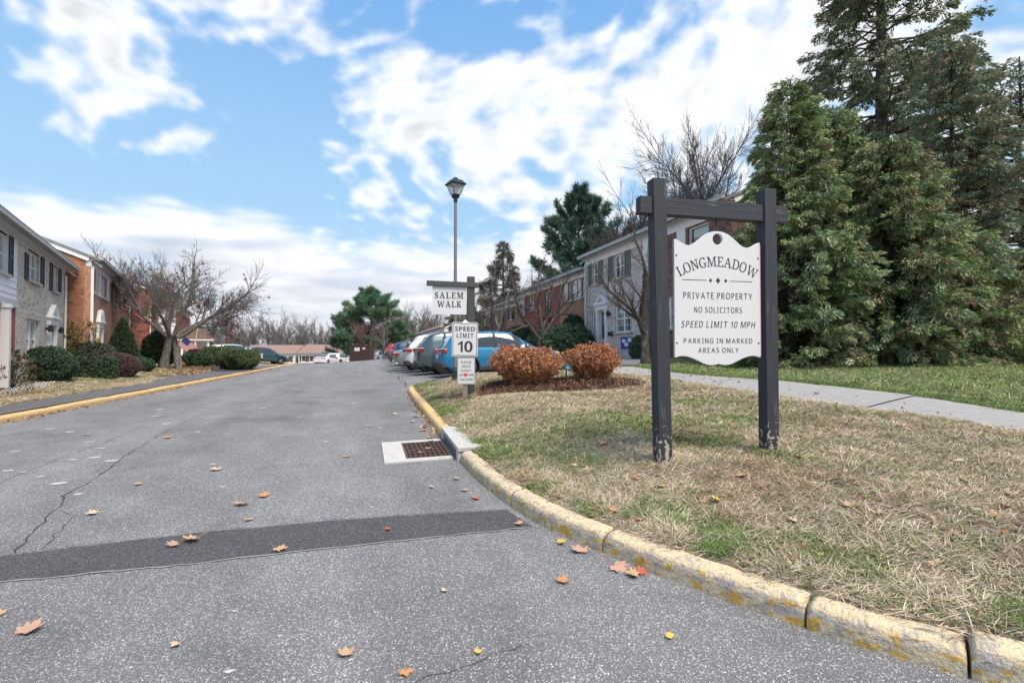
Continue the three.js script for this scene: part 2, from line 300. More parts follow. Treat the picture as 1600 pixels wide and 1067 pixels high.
{
  const up = [[-7.1, 4.4], [-4.6, 4.5], [-2.54, 4.62], [-1.34, 4.74], [-0.25, 4.74], [0.6, 4.68], [1.34, 4.6]], lo = [[-7.1, 3.86], [-4.6, 3.98], [-2.27, 4.12], [-1.14, 4.09], [-0.58, 4.12], [0.5, 4.12], [1.46, 4.12]];
  const pos = [], uv = [], idx = [], r = rng(3); let n = 0;
  for (let i = 0; i + 1 < up.length; i++) for (let k = 0; k < 14; k++) {
    const t = k / 14, j = 0.014 * (r() - 0.5), a = [lerp(up[i][0], up[i + 1][0], t), lerp(up[i][1], up[i + 1][1], t) + j], b = [lerp(lo[i][0], lo[i + 1][0], t), lerp(lo[i][1], lo[i + 1][1], t) + 0.012 * (r() - 0.5)];
    for (const m of [0, 0.5, 1]) { const w = lerp(b[0], a[0], m), s = lerp(b[1], a[1], m); pos.push(w, roadY(w, s) + 0.004, -s); uv.push(w, s); }
    if (n) for (let m = 0; m < 2; m++) { const q = (n - 1) * 3 + m; idx.push(q, q + 3, q + 1, q + 1, q + 3, q + 4); } n++;
  }
  const g = new THREE.BufferGeometry(); g.setAttribute('position', new THREE.Float32BufferAttribute(pos, 3)); g.setAttribute('uv', new THREE.Float32BufferAttribute(uv, 2)); g.setIndex(idx); g.computeVertexNormals();
  mesh('asphalt_patch', g, M.patch, road);
  mesh('patch_seam', ribbon(lo, 0.024, 0.007, 4, 0.22), M.seam, road);
  mesh('crack', ribbon(up.map(([w, s]) => [w, s + 0.006]), 0.012, 0.008, 9, 0.2), M.crack, road);
  const cracks = [
    [[-2.45, 4.66], [-2.57, 5.15], [-2.72, 5.6], [-2.77, 5.91], [-2.92, 6.29], [-2.9, 6.8], [-2.98, 7.22], [-3.1, 8.1], [-3.22, 8.89], [-3.28, 9.8], [-3.33, 10.56], [-3.39, 12.46], [-3.32, 13.95], [-3.25, 15.4], [-3.2, 18]],
    [[-2.31, 4.67], [-2.38, 5.03], [-2.43, 5.34], [-2.49, 5.55], [-2.66, 5.75]], [[-2.98, 7.2], [-2.75, 7.35], [-2.72, 7.6]], [[-3.12, 7.3], [-3.0, 7.7], [-2.8, 7.9]],
    [[0.2, 2.36], [0.39, 2.4], [0.55, 2.44], [0.81, 2.54]], [[-4.2, 6.0], [-3.89, 7.1], [-3.92, 7.73], [-3.97, 8.7], [-3.9, 9.68], [-4.09, 11.74], [-4.12, 14.14], [-4.2, 17.5]], [[-5.2, 5.6], [-4.6, 5.75], [-4.1, 5.65]],
    [[1.0, 9.6], [0.5, 9.75], [-0.6, 9.6], [-1.6, 9.9]], [[1.4, 21.5], [1.25, 19], [1.35, 17], [1.2, 15.2]], [[1.3, 24], [1.2, 30], [1.0, 40]],
  ];
  const wd = [0.016, 0.009, 0.012, 0.012, 0.007, 0.014, 0.008, 0.01, 0.045, 0.05];
  cracks.forEach((c, i) => mesh('crack', ribbon(c, wd[i], 0.005, 40 + i, i < 8 ? 0.42 : 0.3), M.crack, road));
  // pale dried splashes
  const sp = [[-4.19, 7.81, 0.1], [-3.93, 7.63, 0.06], [-3.23, 6.88, 0.12], [-5.71, 11.84, 0.14], [-4.21, 9.8, 0.11], [-3.51, 8.33, 0.12], [-3.74, 9.07, 0.1], [-3.74, 8.28, 0.09], [-3.19, 8.01, 0.13], [-4.37, 13.07, 0.12], [-3.68, 11.5, 0.12], [-4.81, 14.6, 0.14], [-2.8, 6.32, 0.08], [-1.82, 7.33, 0.06], [-0.53, 8.29, 0.07], [-1.44, 6.17, 0.05], [-2.75, 10.09, 0.08], [-3.61, 7.31, 0.07], [-5.1, 11.19, 0.12], [-2.2, 13, 0.1], [-1.2, 11, 0.08], [-0.2, 12.5, 0.08], [0.3, 9.1, 0.06], [-0.59, 2.69, 0.035], [-2.1, 16, 0.12], [-4.9, 9.3, 0.09], [-5.6, 8.6, 0.1], [-0.7, 3.3, 0.02], [0.62, 3.4, 0.02]];
  M.splash = mat([0.5, 0.49, 0.48], 0.9, { bumpMap: asphaltBump, bumpScale: 0.003 });
  const r2 = rng(55);
  for (const [w, s, R] of sp) {
    const pos2 = [w, roadY(w, s) + 0.005, -s], id = [], uv2 = [w, s], N = 14, el = 0.5 + 0.4 * r2(), ph = r2() * 6;
    for (let k = 0; k < N; k++) { const a = k / N * 6.283, q = R * 0.75 * (0.7 + 0.5 * r2()) * 0.9, a2 = w + Math.cos(a + ph) * q, b2 = s + Math.sin(a + ph) * q * el; pos2.push(a2, roadY(a2, b2) + 0.005, -b2); uv2.push(a2, b2); id.push(0, 1 + k, 1 + (k + 1) % N); }
    const g2 = new THREE.BufferGeometry(); g2.setAttribute('position', new THREE.Float32BufferAttribute(pos2, 3)); g2.setAttribute('uv', new THREE.Float32BufferAttribute(uv2, 2)); g2.setIndex(id); g2.computeVertexNormals(); mesh('splash_mark', g2, M.splash, road);
  }
  M.paint = mat([0.62, 0.62, 0.6], 0.8, { bumpMap: asphaltBump, bumpScale: 0.003 });
  for (let s = 16.6; s < 60; s += 2.75) mesh('bay_line', ribbon([[2.4, s], [5, s], [8.4, s]], 0.1, 0.005, Math.round(s), 0.02), M.paint, road);
}

// ---------- footpaths ----------
M.slab = mat([1, 1, 1], 0.92, { map: (() => { const t = concreteTex(0.30, [1, 0.985, 0.97], 3); t.repeat.set(0.9, 0.9); return t; })(), bumpMap: kerbBump, bumpScale: 0.004 });
M.concrete = mat([1, 1, 1], 0.9, { map: (() => { const t = concreteTex(0.47, [1, 0.98, 0.93], 9); t.repeat.set(1.3, 1.3); return t; })(), bumpMap: kerbBump, bumpScale: 0.004 });
function slabs(path, half, len, parent, lift = 0.035) {
  const c = new THREE.CatmullRomCurve3(path.map(([w, s]) => new THREE.Vector3(w, 0, s))), L = c.getLength(), n = Math.round(L / len);
  for (let i = 0; i < n; i++) {
    const pos = [], uv = [], idx = [], K = 4, P = [-half - 0.002, -half + 0.012, -half / 3, half / 3, half - 0.012, half + 0.002];
    for (let k = 0; k <= K; k++) {
      const t = (i + 0.004 + 0.992 * k / K) / n, p = c.getPointAt(t), d = c.getTangentAt(t);
      P.forEach((e, m) => { const w = p.x + d.z * e, s = p.z - d.x * e, y = groundY(w, s) + lift + 0.006 * Math.sin(i * 2.7) + (m === 0 || m === 5 ? -0.1 : m === 1 || m === 4 ? -0.004 : 0) + (k === 0 || k === K ? -0.004 : 0); pos.push(w, y, -s); uv.push(t * L, e); });
    }
    for (let k = 0; k < K; k++) for (let m = 0; m < 5; m++) { const a = k * 6 + m; idx.push(a, a + 1, a + 6, a + 1, a + 7, a + 6); }
    const g = new THREE.BufferGeometry(); g.setAttribute('position', new THREE.Float32BufferAttribute(pos, 3)); g.setAttribute('uv', new THREE.Float32BufferAttribute(uv, 2)); g.setIndex(idx); g.computeVertexNormals();
    mesh('slab', g, M.slab, parent);
  }
}
slabs([[10.2, -1], [8.4, 2], [7.85, 4.5], [7.4, 6.6], [7.0, 8.8], [6.75, 11.5], [6.7, 14.5]], 0.68, 1.5, structGroup('footpath', 'pale concrete footpath crossing the lawn behind the entrance sign'));
slabs([[10.3, 15.2], [10.3, 30], [10.3, 58]], 0.6, 1.8, structGroup('footpath', 'concrete footpath along the front of the parked cars'));
{
  const edge = (s) => s < 15 ? -8.5 : s < 25 ? lerp(-8.5, -8.85, (s - 15) / 10) : s < 43 ? lerp(-8.85, -11.2, (s - 25) / 18) : -11.2;
  const sv = steps([[-10, 50, 0.6]]), pos = [], uv = [], idx = [], col = [];
  sv.forEach((s, j) => { for (let k = 0; k <= 8; k++) { const w = lerp(-7.33, edge(s) + 0.06 * pn(s * 0.9, 3), k / 8), e = LEFT_CURB - w; pos.push(w, lawnY(w, s, e) + (k === 8 ? -0.03 : 0.03), -s); uv.push(w, s); const q = 0.62 + 0.12 * fbm(w * 1.2, s * 0.4, 3); col.push(q, q, q * 1.03); if (j && k) { const a = j * 9 + k; idx.push(a - 10, a - 1, a - 9, a - 9, a - 1, a); } } });
  const g = new THREE.BufferGeometry(); g.setAttribute('position', new THREE.Float32BufferAttribute(pos, 3)); g.setAttribute('uv', new THREE.Float32BufferAttribute(uv, 2)); g.setAttribute('color', new THREE.Float32BufferAttribute(col, 3)); g.setIndex(idx); g.computeVertexNormals();
  if (g.attributes.normal.getY(20) < 0) { for (let i = 0; i < idx.length; i += 3) [idx[i], idx[i + 1]] = [idx[i + 1], idx[i]]; g.setIndex(idx); g.computeVertexNormals(); }
  struct('asphalt_walk', g, M.road, 'dark asphalt walk widening towards the houses');
}
// mulch beds
M.mulch = mat([0.075, 0.045, 0.032], 1, { bumpMap: turfTex.bump, bumpScale: 0.03 });
function bed(name, label, cw, cs, rw, rs, rot, rise) {
  const pos = [], uv = [], idx = [], N = 48, K = 8;
  for (let j = 0; j <= K; j++) for (let i = 0; i < N; i++) { const a = i / N * 6.283, q = j / K * (1 + 0.06 * pn(i * 0.4, 5)), x = Math.cos(a) * rw * q, z = Math.sin(a) * rs * q, w = cw + x * Math.cos(rot) - z * Math.sin(rot), s = cs + x * Math.sin(rot) + z * Math.cos(rot); pos.push(w, groundY(w, s) + rise * (1 - (j / K) ** 3) + 0.02 * pn(w * 6, s * 6) - (j === K ? 0.05 : 0), -s); uv.push(w, s); if (j) { const b = j * N + i, c = j * N + (i + 1) % N; idx.push(b - N, b, c - N, c - N, b, c); } }
  const g = new THREE.BufferGeometry(); g.setAttribute('position', new THREE.Float32BufferAttribute(pos, 3)); g.setAttribute('uv', new THREE.Float32BufferAttribute(uv, 2)); g.setIndex(idx); g.computeVertexNormals();
  if (g.attributes.normal.getY(N * 4) < 0) { for (let i = 0; i < idx.length; i += 3) [idx[i], idx[i + 1]] = [idx[i + 1], idx[i]]; g.setIndex(idx); g.computeVertexNormals(); }
  return struct(name, g, M.mulch, label);
}
bed('mulch_bed', 'dark mulch bed under the orange shrubs', 3.85, 9.75, 1.75, 0.85, -0.25, 0.07);
bed('mulch_bed', 'dark bare soil under the tall evergreens', 15.8, 12.4, 6.0, 2.0, -0.14, 0.05);

// ---------- storm drain ----------
{
  M.iron = mat([0.1, 0.062, 0.054], 0.75, { metalness: 0.3, bumpMap: kerbBump, bumpScale: 0.004 });
  const y = roadY(0.75, 7.2), t = thing('storm_drain', 'concrete storm drain with rusty iron grate at the kerb', 'drain', 0.72, y, 7.26);
  t.rotation.x = Math.atan((roadY(0.7, 7.87) - roadY(0.7, 6.65)) / 1.22); t.rotation.z = Math.atan(roadY(1.15, 7.26) - roadY(0.3, 7.26));
  const W = 0.9, L = 1.22, gx0 = -0.17, gx1 = 0.42, gz = 0.47;
  mesh('apron', merge([box(gx0 + W / 2, 0.14, L, (gx0 - W / 2) / 2, -0.05, 0), box(gx1 - gx0, 0.14, L / 2 - gz, (gx0 + gx1) / 2, -0.05, (L / 2 + gz) / 2), box(gx1 - gx0, 0.14, L / 2 - gz, (gx0 + gx1) / 2, -0.05, -(L / 2 + gz) / 2)]), M.concrete, t);
  const gr = mesh('grate', merge([box(gx1 - gx0, 0.03, 0.03, (gx0 + gx1) / 2, 0.004, gz - 0.015), box(gx1 - gx0, 0.03, 0.03, (gx0 + gx1) / 2, 0.004, -gz + 0.015), box(0.03, 0.03, 2 * gz - 0.06, gx0 + 0.015, 0.004, 0), box(0.03, 0.03, 2 * gz - 0.06, gx1 - 0.015, 0.004, 0)]), M.iron, t);
  for (let i = 1; i < 9; i++) mesh('bar', box(0.018, 0.034, 2 * gz - 0.06, gx0 + (gx1 - gx0) * i / 9, 0, 0), M.iron, gr);
  for (let i = 1; i < 6; i++) mesh('bar', box(gx1 - gx0 - 0.06, 0.026, 0.02, (gx0 + gx1) / 2, 0.001, -gz + 2 * gz * i / 6), M.iron, gr);
  const pw = gx1 - gx0 + 0.03, pc = (gx0 + gx1) / 2; mesh('pit', merge([box(pw, 0.05, 2 * gz + 0.03, pc, -0.85, 0), box(0.05, 0.8, 2 * gz + 0.03, gx0 - 0.03, -0.45, 0), box(0.05, 0.8, 2 * gz + 0.03, gx1 + 0.03, -0.45, 0), box(pw, 0.8, 0.05, pc, -0.45, gz + 0.03), box(pw, 0.8, 0.05, pc, -0.45, -gz - 0.03)]), M.concrete, t);
  const ib = thing('drain_inlet', 'raised concrete box of the storm drain set into the kerb', 'drain', 1.44, roadY(1.2, 7.26), 7.26);
  ib.rotation.x = t.rotation.x;
  mesh('top_slab', rbox(0.6, 0.065, 1.46, 0.035, 0.142, 0, 0.014), M.concrete, ib);
  mesh('wall', merge([box(0.52, 0.24, 0.14, 0.003, -0.012, 0.64), box(0.52, 0.24, 0.14, 0.003, -0.012, -0.64), box(0.3, 0.24, 1.14, 0.12, -0.012, 0)]), M.concrete, ib);
  mesh('stone_face', box(0.14, 0.2, 1.1, -0.16, 0.0, 0), mat([0.2, 0.195, 0.19], 0.9, { bumpMap: kerbBump, bumpScale: 0.02 }), ib);
}
// ---------- signs and lamps ----------
const fontSerif = await new FontLoader().loadAsync('fonts/droid/droid_serif_bold.typeface.json');
const fontSans = await new FontLoader().loadAsync('fonts/droid/droid_sans_bold.typeface.json');
const fontSerifR = await new FontLoader().loadAsync('fonts/droid/droid_serif_regular.typeface.json');
const fontSansR = await new FontLoader().loadAsync('fonts/droid/droid_sans_regular.typeface.json');
function textGeo(str, font, size, x, y, z, { spacing = 0, slant = 0, width: fit = 0, depth = 0.0025 } = {}) {
  const parts = []; let at = 0;
  for (const ch of str) {
    if (ch === ' ') { at += size * 0.42; continue; }
    const g = new TextGeometry(ch, { font, size, depth, curveSegments: 4 }); g.computeBoundingBox(); const b = g.boundingBox;
    g.translate(at - b.min.x, 0, 0); at += b.max.x - b.min.x + size * 0.16 + spacing; parts.push(g);
  }
  const g = merge(parts), width = at - size * 0.16 - spacing; g.translate(-width / 2, 0, 0); if (fit) g.scale(fit / width, 1, 1);
  if (slant) { const p = g.attributes.position; for (let i = 0; i < p.count; i++) p.setX(i, p.getX(i) + slant * p.getY(i)); }
  g.translate(x, y, z); return g;
}
function arcText(str, font, size, R, cx, cy, z, spacing, fit) {
  const items = []; let at = 0;
  for (const ch of str) { const g = new TextGeometry(ch, { font, size, depth: 0.0025, curveSegments: 4 }); g.computeBoundingBox(); const b = g.boundingBox, w = b.max.x - b.min.x; g.translate(-b.min.x - w / 2, 0, 0); items.push([g, at + w / 2]); at += w + spacing; }
  const tot = at - spacing, k = fit / tot;
  return merge(items.map(([g, p]) => { const a = (p - tot / 2) * k / R; g.scale(k, 1, 1); g.translate(0, R, 0); g.rotateZ(-a); g.translate(cx, cy - R, z); return g; }));
}
const woodGrain = (seed, dark, peel = 0) => tex(256, 1024, (x, y, u, v) => {
  const g = fbm(u * 22 + 3 * pn(v * 3, seed, 3), v * 3, 5, 22), f = CF[(y % 512) * 512 + (x * 2) % 512], wear = ss(0.3, 0.5, fbm(u * 9 + 40, v * 6 + seed, 4, 9) + 0.3 * g);
  const k = 1 + 0.35 * g + 0.3 * (f - 0.5); let c = mix3([dark[0] * k, dark[1] * k, dark[2] * k], [0.17, 0.16, 0.15], wear * 0.32);
  if (peel) { const q = fbm(u * 14 + 9, v * 60 + seed, 4, 14) + 0.25 * g; c = mix3(c, [0.34, 0.31, 0.25], ss(0.1, 0.2, q + (v < 0.24 ? (0.185 - v) * 3.4 : -0.5))); }   // bare timber where the paint has flaked off by the ground
  return c;
}, true, [1 / 0.6, 1 / (peel ? 3.3 : 2.4)]);
const grainBump = tex(256, 1024, (x, y, u, v) => { const h = 0.5 + 0.6 * fbm(u * 26 + 2 * pn(v * 3, 7, 3), v * 2, 4, 26); return [h, h, h]; }, false, [1 / 0.6, 1 / 2.4]);
M.postWood = mat([1, 1, 1], 0.72, { map: woodGrain(4, [0.024, 0.029, 0.04], 1), bumpMap: grainBump, bumpScale: 0.003 });
M.darkWood = mat([1, 1, 1], 0.72, { map: woodGrain(4, [0.024, 0.029, 0.04]), bumpMap: grainBump, bumpScale: 0.003 });
M.greyWood = mat([1, 1, 1], 0.9, { map: woodGrain(9, [0.26, 0.23, 0.2]), bumpMap: grainBump, bumpScale: 0.006 });
M.greenWood = mat([1, 1, 1], 0.7, { map: woodGrain(14, [0.05, 0.06, 0.06]), bumpMap: grainBump, bumpScale: 0.004 });
M.signWhite = mat([0.6, 0.61, 0.635], 0.5, { bumpMap: kerbBump, bumpScale: 0.0006 });
M.ink = mat([0.03, 0.033, 0.042], 0.6);
M.pinkEdge = mat([0.62, 0.2, 0.28], 0.6);
{ // entrance sign: two posts and a beam through them, scalloped board between
  const A = new THREE.Vector2(2.77, 4.317), B = new THREE.Vector2(3.92, 4.22);           // foot of each post (w, s)
  const mid = A.clone().add(B).multiplyScalar(0.5), along = B.clone().sub(A), span = along.length();
  const t = thing('entrance_sign', 'scalloped white LONGMEADOW sign board hung between two dark timber posts', 'sign', mid.x, 0, mid.y, Math.atan2(along.y, along.x));
  const yA = groundY(A.x, A.y), yB = groundY(B.x, B.y), P = 0.135, hA = 3.148, hB = 3.12;
  const post = (x, y0, y1, lean) => { const g = rbox(P, y1 - y0 + 0.25, P, 0, (y0 + y1 - 0.25) / 2, 0, 0.006); const uv = g.attributes.uv, p = g.attributes.position; for (let i = 0; i < uv.count; i++) uv.setXY(i, p.getX(i) + p.getZ(i) + x, p.getY(i)); g.rotateZ(lean); g.translate(x, 0, 0); return g; };
  mesh('post', post(-span / 2, yA, hA, 0.018), M.postWood, t); mesh('post', post(span / 2, yB, hB, 0.004), M.postWood, t);
  const beam = (x0, x1) => { const g = rbox(x1 - x0, 0.165, 0.1, (x0 + x1) / 2, 0, 0, 0.006), uv = g.attributes.uv, p = g.attributes.position; for (let i = 0; i < uv.count; i++) uv.setXY(i, p.getY(i) + p.getZ(i), p.getX(i)); return g; };
  const bm = mesh('beam', beam(-span / 2 - 0.25, span / 2 + 0.2), M.darkWood, t); bm.position.y = 2.88; bm.rotation.z = -0.012;
  // board
  const W = 0.93, b0 = 1.375, b1 = 2.65, sh = new THREE.Shape(), h = W / 2;
  const top = b1 - 0.075;
  sh.moveTo(-h, b0 + 0.06); sh.lineTo(-h, top); sh.bezierCurveTo(-h + 0.04, top + 0.005, -h + 0.08, top - 0.055, -h + 0.15, top - 0.055); sh.bezierCurveTo(-h + 0.25, top - 0.05, -0.17, b1 + 0.02, 0, b1 + 0.02);
  sh.bezierCurveTo(0.17, b1 + 0.02, h - 0.25, top - 0.05, h - 0.15, top - 0.055); sh.bezierCurveTo(h - 0.08, top - 0.055, h - 0.04, top + 0.005, h, top); sh.lineTo(h, b0 + 0.06);
  sh.bezierCurveTo(h - 0.1, b0 + 0.1, h - 0.18, b0 + 0.06, h - 0.26, b0 + 0.025); sh.bezierCurveTo(0.12, b0 - 0.02, 0.06, b0 - 0.02, 0, b0); sh.bezierCurveTo(-0.06, b0 - 0.02, -0.12, b0 - 0.02, -h + 0.26, b0 + 0.025); sh.bezierCurveTo(-h + 0.18, b0 + 0.06, -h + 0.1, b0 + 0.1, -h, b0 + 0.06);
  const hole = new THREE.Path(); hole.absarc(0, b1 - 0.055, 0.058, 0, Math.PI * 2); sh.holes.push(hole);
  const board = mesh('board', new THREE.ExtrudeGeometry(sh, { depth: 0.026, bevelEnabled: true, bevelSize: 0.003, bevelThickness: 0.003, bevelSegments: 2, curveSegments: 12 }).translate(0, 0, 0.0), M.signWhite, t);
  board.position.x = -0.0;
  const z = 0.0285;
  const L = (g) => mesh('lettering', g, M.ink, board);
  L(arcText('LONGMEADOW', fontSerifR, 0.098, 0.8, 0, 2.325, z, 0.004, 0.86));
  const line = (y, x0, x1) => box(x1 - x0, 0.006, 0.002, (x0 + x1) / 2, y, z + 0.001), dia = (x, y, r) => new THREE.CylinderGeometry(r, r, 0.002, 4).rotateX(Math.PI / 2).scale(0.85, 1, 1).translate(x, y, z + 0.001);
  const yl = 2.187;
  mesh('ornament', merge([line(yl, -0.385, -0.125), line(yl - 0.002, 0.13, 0.38), dia(-0.082, yl, 0.021), dia(0, yl, 0.03), dia(0.084, yl, 0.021)]), M.ink, board);
  L(textGeo('PRIVATE PROPERTY', fontSansR, 0.062, 0, 2.006, z, { spacing: 0.008, width: 0.75 }));
  L(textGeo('NO SOLICITORS', fontSansR, 0.055, 0, 1.871, z, { spacing: 0.008, width: 0.52 }));
  L(textGeo('SPEED LIMIT 10 MPH', fontSansR, 0.062, 0, 1.726, z, { spacing: 0.008, slant: 0.16, width: 0.8 }));
  L(textGeo('PARKING IN MARKED', fontSansR, 0.048, 0, 1.573, z, { spacing: 0.008, width: 0.745 }));
  L(textGeo('AREAS ONLY', fontSansR, 0.048, 0, 1.481, z, { spacing: 0.008, width: 0.44 }));
  mesh('hook', merge([cyl(0.007, 0.007, 0.24, 0, b1 + 0.075, 0.013, 8)]), M.darkWood, t);
  for (const [x, y] of [[-1, b1 - 0.23], [1, b1 - 0.23], [-1, b0 + 0.2], [1, b0 + 0.2]]) mesh('bolt', cyl(0.009, 0.009, 0.006, 0, 0, 0, 10).rotateX(Math.PI / 2).translate(x * (h - 0.02), y, z), M.ink, board);
  mesh('edge_strip', box(0.006, 1.1, 0.03, h + 0.006, (b0 + b1) / 2 - 0.01, 0.013), M.pinkEdge, board);
}
const plateShape = (w, h, r) => { const s = new THREE.Shape(); s.moveTo(-w / 2 + r, -h / 2); s.lineTo(w / 2 - r, -h / 2); s.absarc(w / 2 - r, -h / 2 + r, r, -Math.PI / 2, 0); s.lineTo(w / 2, h / 2 - r); s.absarc(w / 2 - r, h / 2 - r, r, 0, Math.PI / 2); s.lineTo(-w / 2 + r, h / 2); s.absarc(-w / 2 + r, h / 2 - r, r, Math.PI / 2, Math.PI); s.lineTo(-w / 2, -h / 2 + r); s.absarc(-w / 2 + r, -h / 2 + r, r, Math.PI, Math.PI * 1.5); return s; };
const ringShape = (w, h, r, t) => { const s = plateShape(w, h, r); s.holes.push(plateShape(w - 2 * t, h - 2 * t, Math.max(0.004, r - t))); return s; };
const ext = (s, d, z = 0) => new THREE.ExtrudeGeometry(s, { depth: d, bevelEnabled: false, curveSegments: 6 }).translate(0, 0, z);
{ // hanging street-name sign on a dark post
  const w = 2.09, s = 10.12, y0 = groundY(w, s), t = thing('street_sign', 'SALEM WALK board hanging from the arm of a dark wooden post', 'sign', w, 0, s, -0.1);
  const yT = 1.5 + (548 - 432) * 10.3 / 800;
  mesh('post', rbox(0.15, yT - y0 + 0.3, 0.13, 0, (yT + y0 - 0.3) / 2, -0.03, 0.008), M.greenWood, t);
  const arm = mesh('arm', rbox(1.02, 0.1, 0.11, -0.376, 0, 0, 0.006), M.greenWood, t); arm.position.y = yT - 0.17; arm.rotation.z = -0.022;
  const b = mesh('board', ext(plateShape(0.68, 0.555, 0.006), 0.02, 0.0), M.signWhite, t); b.position.set(-0.43, yT - 0.49, -0.01);
  mesh('lettering', textGeo('SALEM', fontSerif, 0.125, -0.01, 0.04, 0.0215, { spacing: 0.004, width: 0.573 }), M.ink, b); mesh('lettering', textGeo('WALK', fontSerif, 0.125, -0.005, -0.135, 0.0215, { spacing: 0.002, width: 0.483 }), M.ink, b);
}
{ // speed limit plates on a weathered post
  const w = 1.93, s = 9.9, y0 = groundY(w, s), d = 10.1, Y = (py) => 1.5 + (548 - py) * d / 800, t = thing('speed_limit_sign', 'white SPEED LIMIT 10 plate over a small plate on a weathered post', 'sign', w, 0, s, -0.2);
  mesh('post', rbox(0.1, Y(505) - y0 + 0.3, 0.1, 0.0, (Y(505) + y0 - 0.3) / 2, -0.07, 0.008), M.greyWood, t);
  const cap = mesh('post_cap', new THREE.ConeGeometry(0.11, 0.08, 4, 1).rotateY(Math.PI / 4), mat([0.6, 0.6, 0.58], 0.5), t); cap.position.set(0, Y(502), -0.07);
  const H1 = Y(503.5) - Y(557), W1 = 0.51, p = mesh('speed_plate', ext(plateShape(W1, H1, 0.04), 0.004, 0), M.signWhite, t); p.position.set(-0.005, (Y(503.5) + Y(557)) / 2, -0.008); p.rotation.z = -0.012;
  mesh('border', ext(ringShape(W1 - 0.03, H1 - 0.03, 0.03, 0.012), 0.001, 0.0045), M.ink, p);
  mesh('lettering', textGeo('SPEED', fontSans, 0.088, 0, 0.16, 0.0045, { width: 0.395, depth: 0.001 }), M.ink, p); mesh('lettering', textGeo('LIMIT', fontSans, 0.088, 0, 0.03, 0.0045, { width: 0.326, spacing: 0.012, depth: 0.001 }), M.ink, p);
  mesh('numeral', textGeo('1', fontSans, 0.214, -0.09, -0.25, 0.0045, { width: 0.1, depth: 0.001 }), M.ink, p); mesh('numeral', textGeo('0', fontSans, 0.214, 0.07, -0.25, 0.0045, { width: 0.165, depth: 0.001 }), M.ink, p);
  const H2 = Y(558.5) - Y(600), W2 = 0.345, q = mesh('small_plate', ext(plateShape(W2, H2, 0.025), 0.004, 0), M.signWhite, t); q.position.set(0.02, (Y(558.5) + Y(600)) / 2, -0.008);
  mesh('border', ext(ringShape(W2 - 0.02, H2 - 0.02, 0.02, 0.007), 0.001, 0.0045), M.ink, q);
  const green = mat([0.09, 0.11, 0.12], 0.6), row = (str, y, x = 0) => mesh('lettering', textGeo(str, fontSans, 0.05, x, y, 0.0045, { width: 0.033 * str.length * (str.length > 7 ? 0.98 : 1.05), depth: 0.001 }), green, q);
  row('PLEASE', 0.145); row('DRIVE', 0.062); row('SLOWLY', -0.02); row('WE', -0.105, -0.1); row('OUR', -0.105, 0.095); row('CHILDREN', -0.195);
  const hs = new THREE.Shape(); hs.moveTo(0, -0.035); hs.bezierCurveTo(-0.02, -0.015, -0.042, 0, -0.04, 0.02); hs.bezierCurveTo(-0.036, 0.042, -0.008, 0.042, 0, 0.02); hs.bezierCurveTo(0.008, 0.042, 0.036, 0.042, 0.04, 0.02); hs.bezierCurveTo(0.042, 0, 0.02, -0.015, 0, -0.035);
  mesh('heart', ext(hs, 0.001, 0.0045).scale(1.1, 1.1, 1).translate(-0.012, -0.085, 0), mat([0.6, 0.03, 0.08], 0.5), q);
}
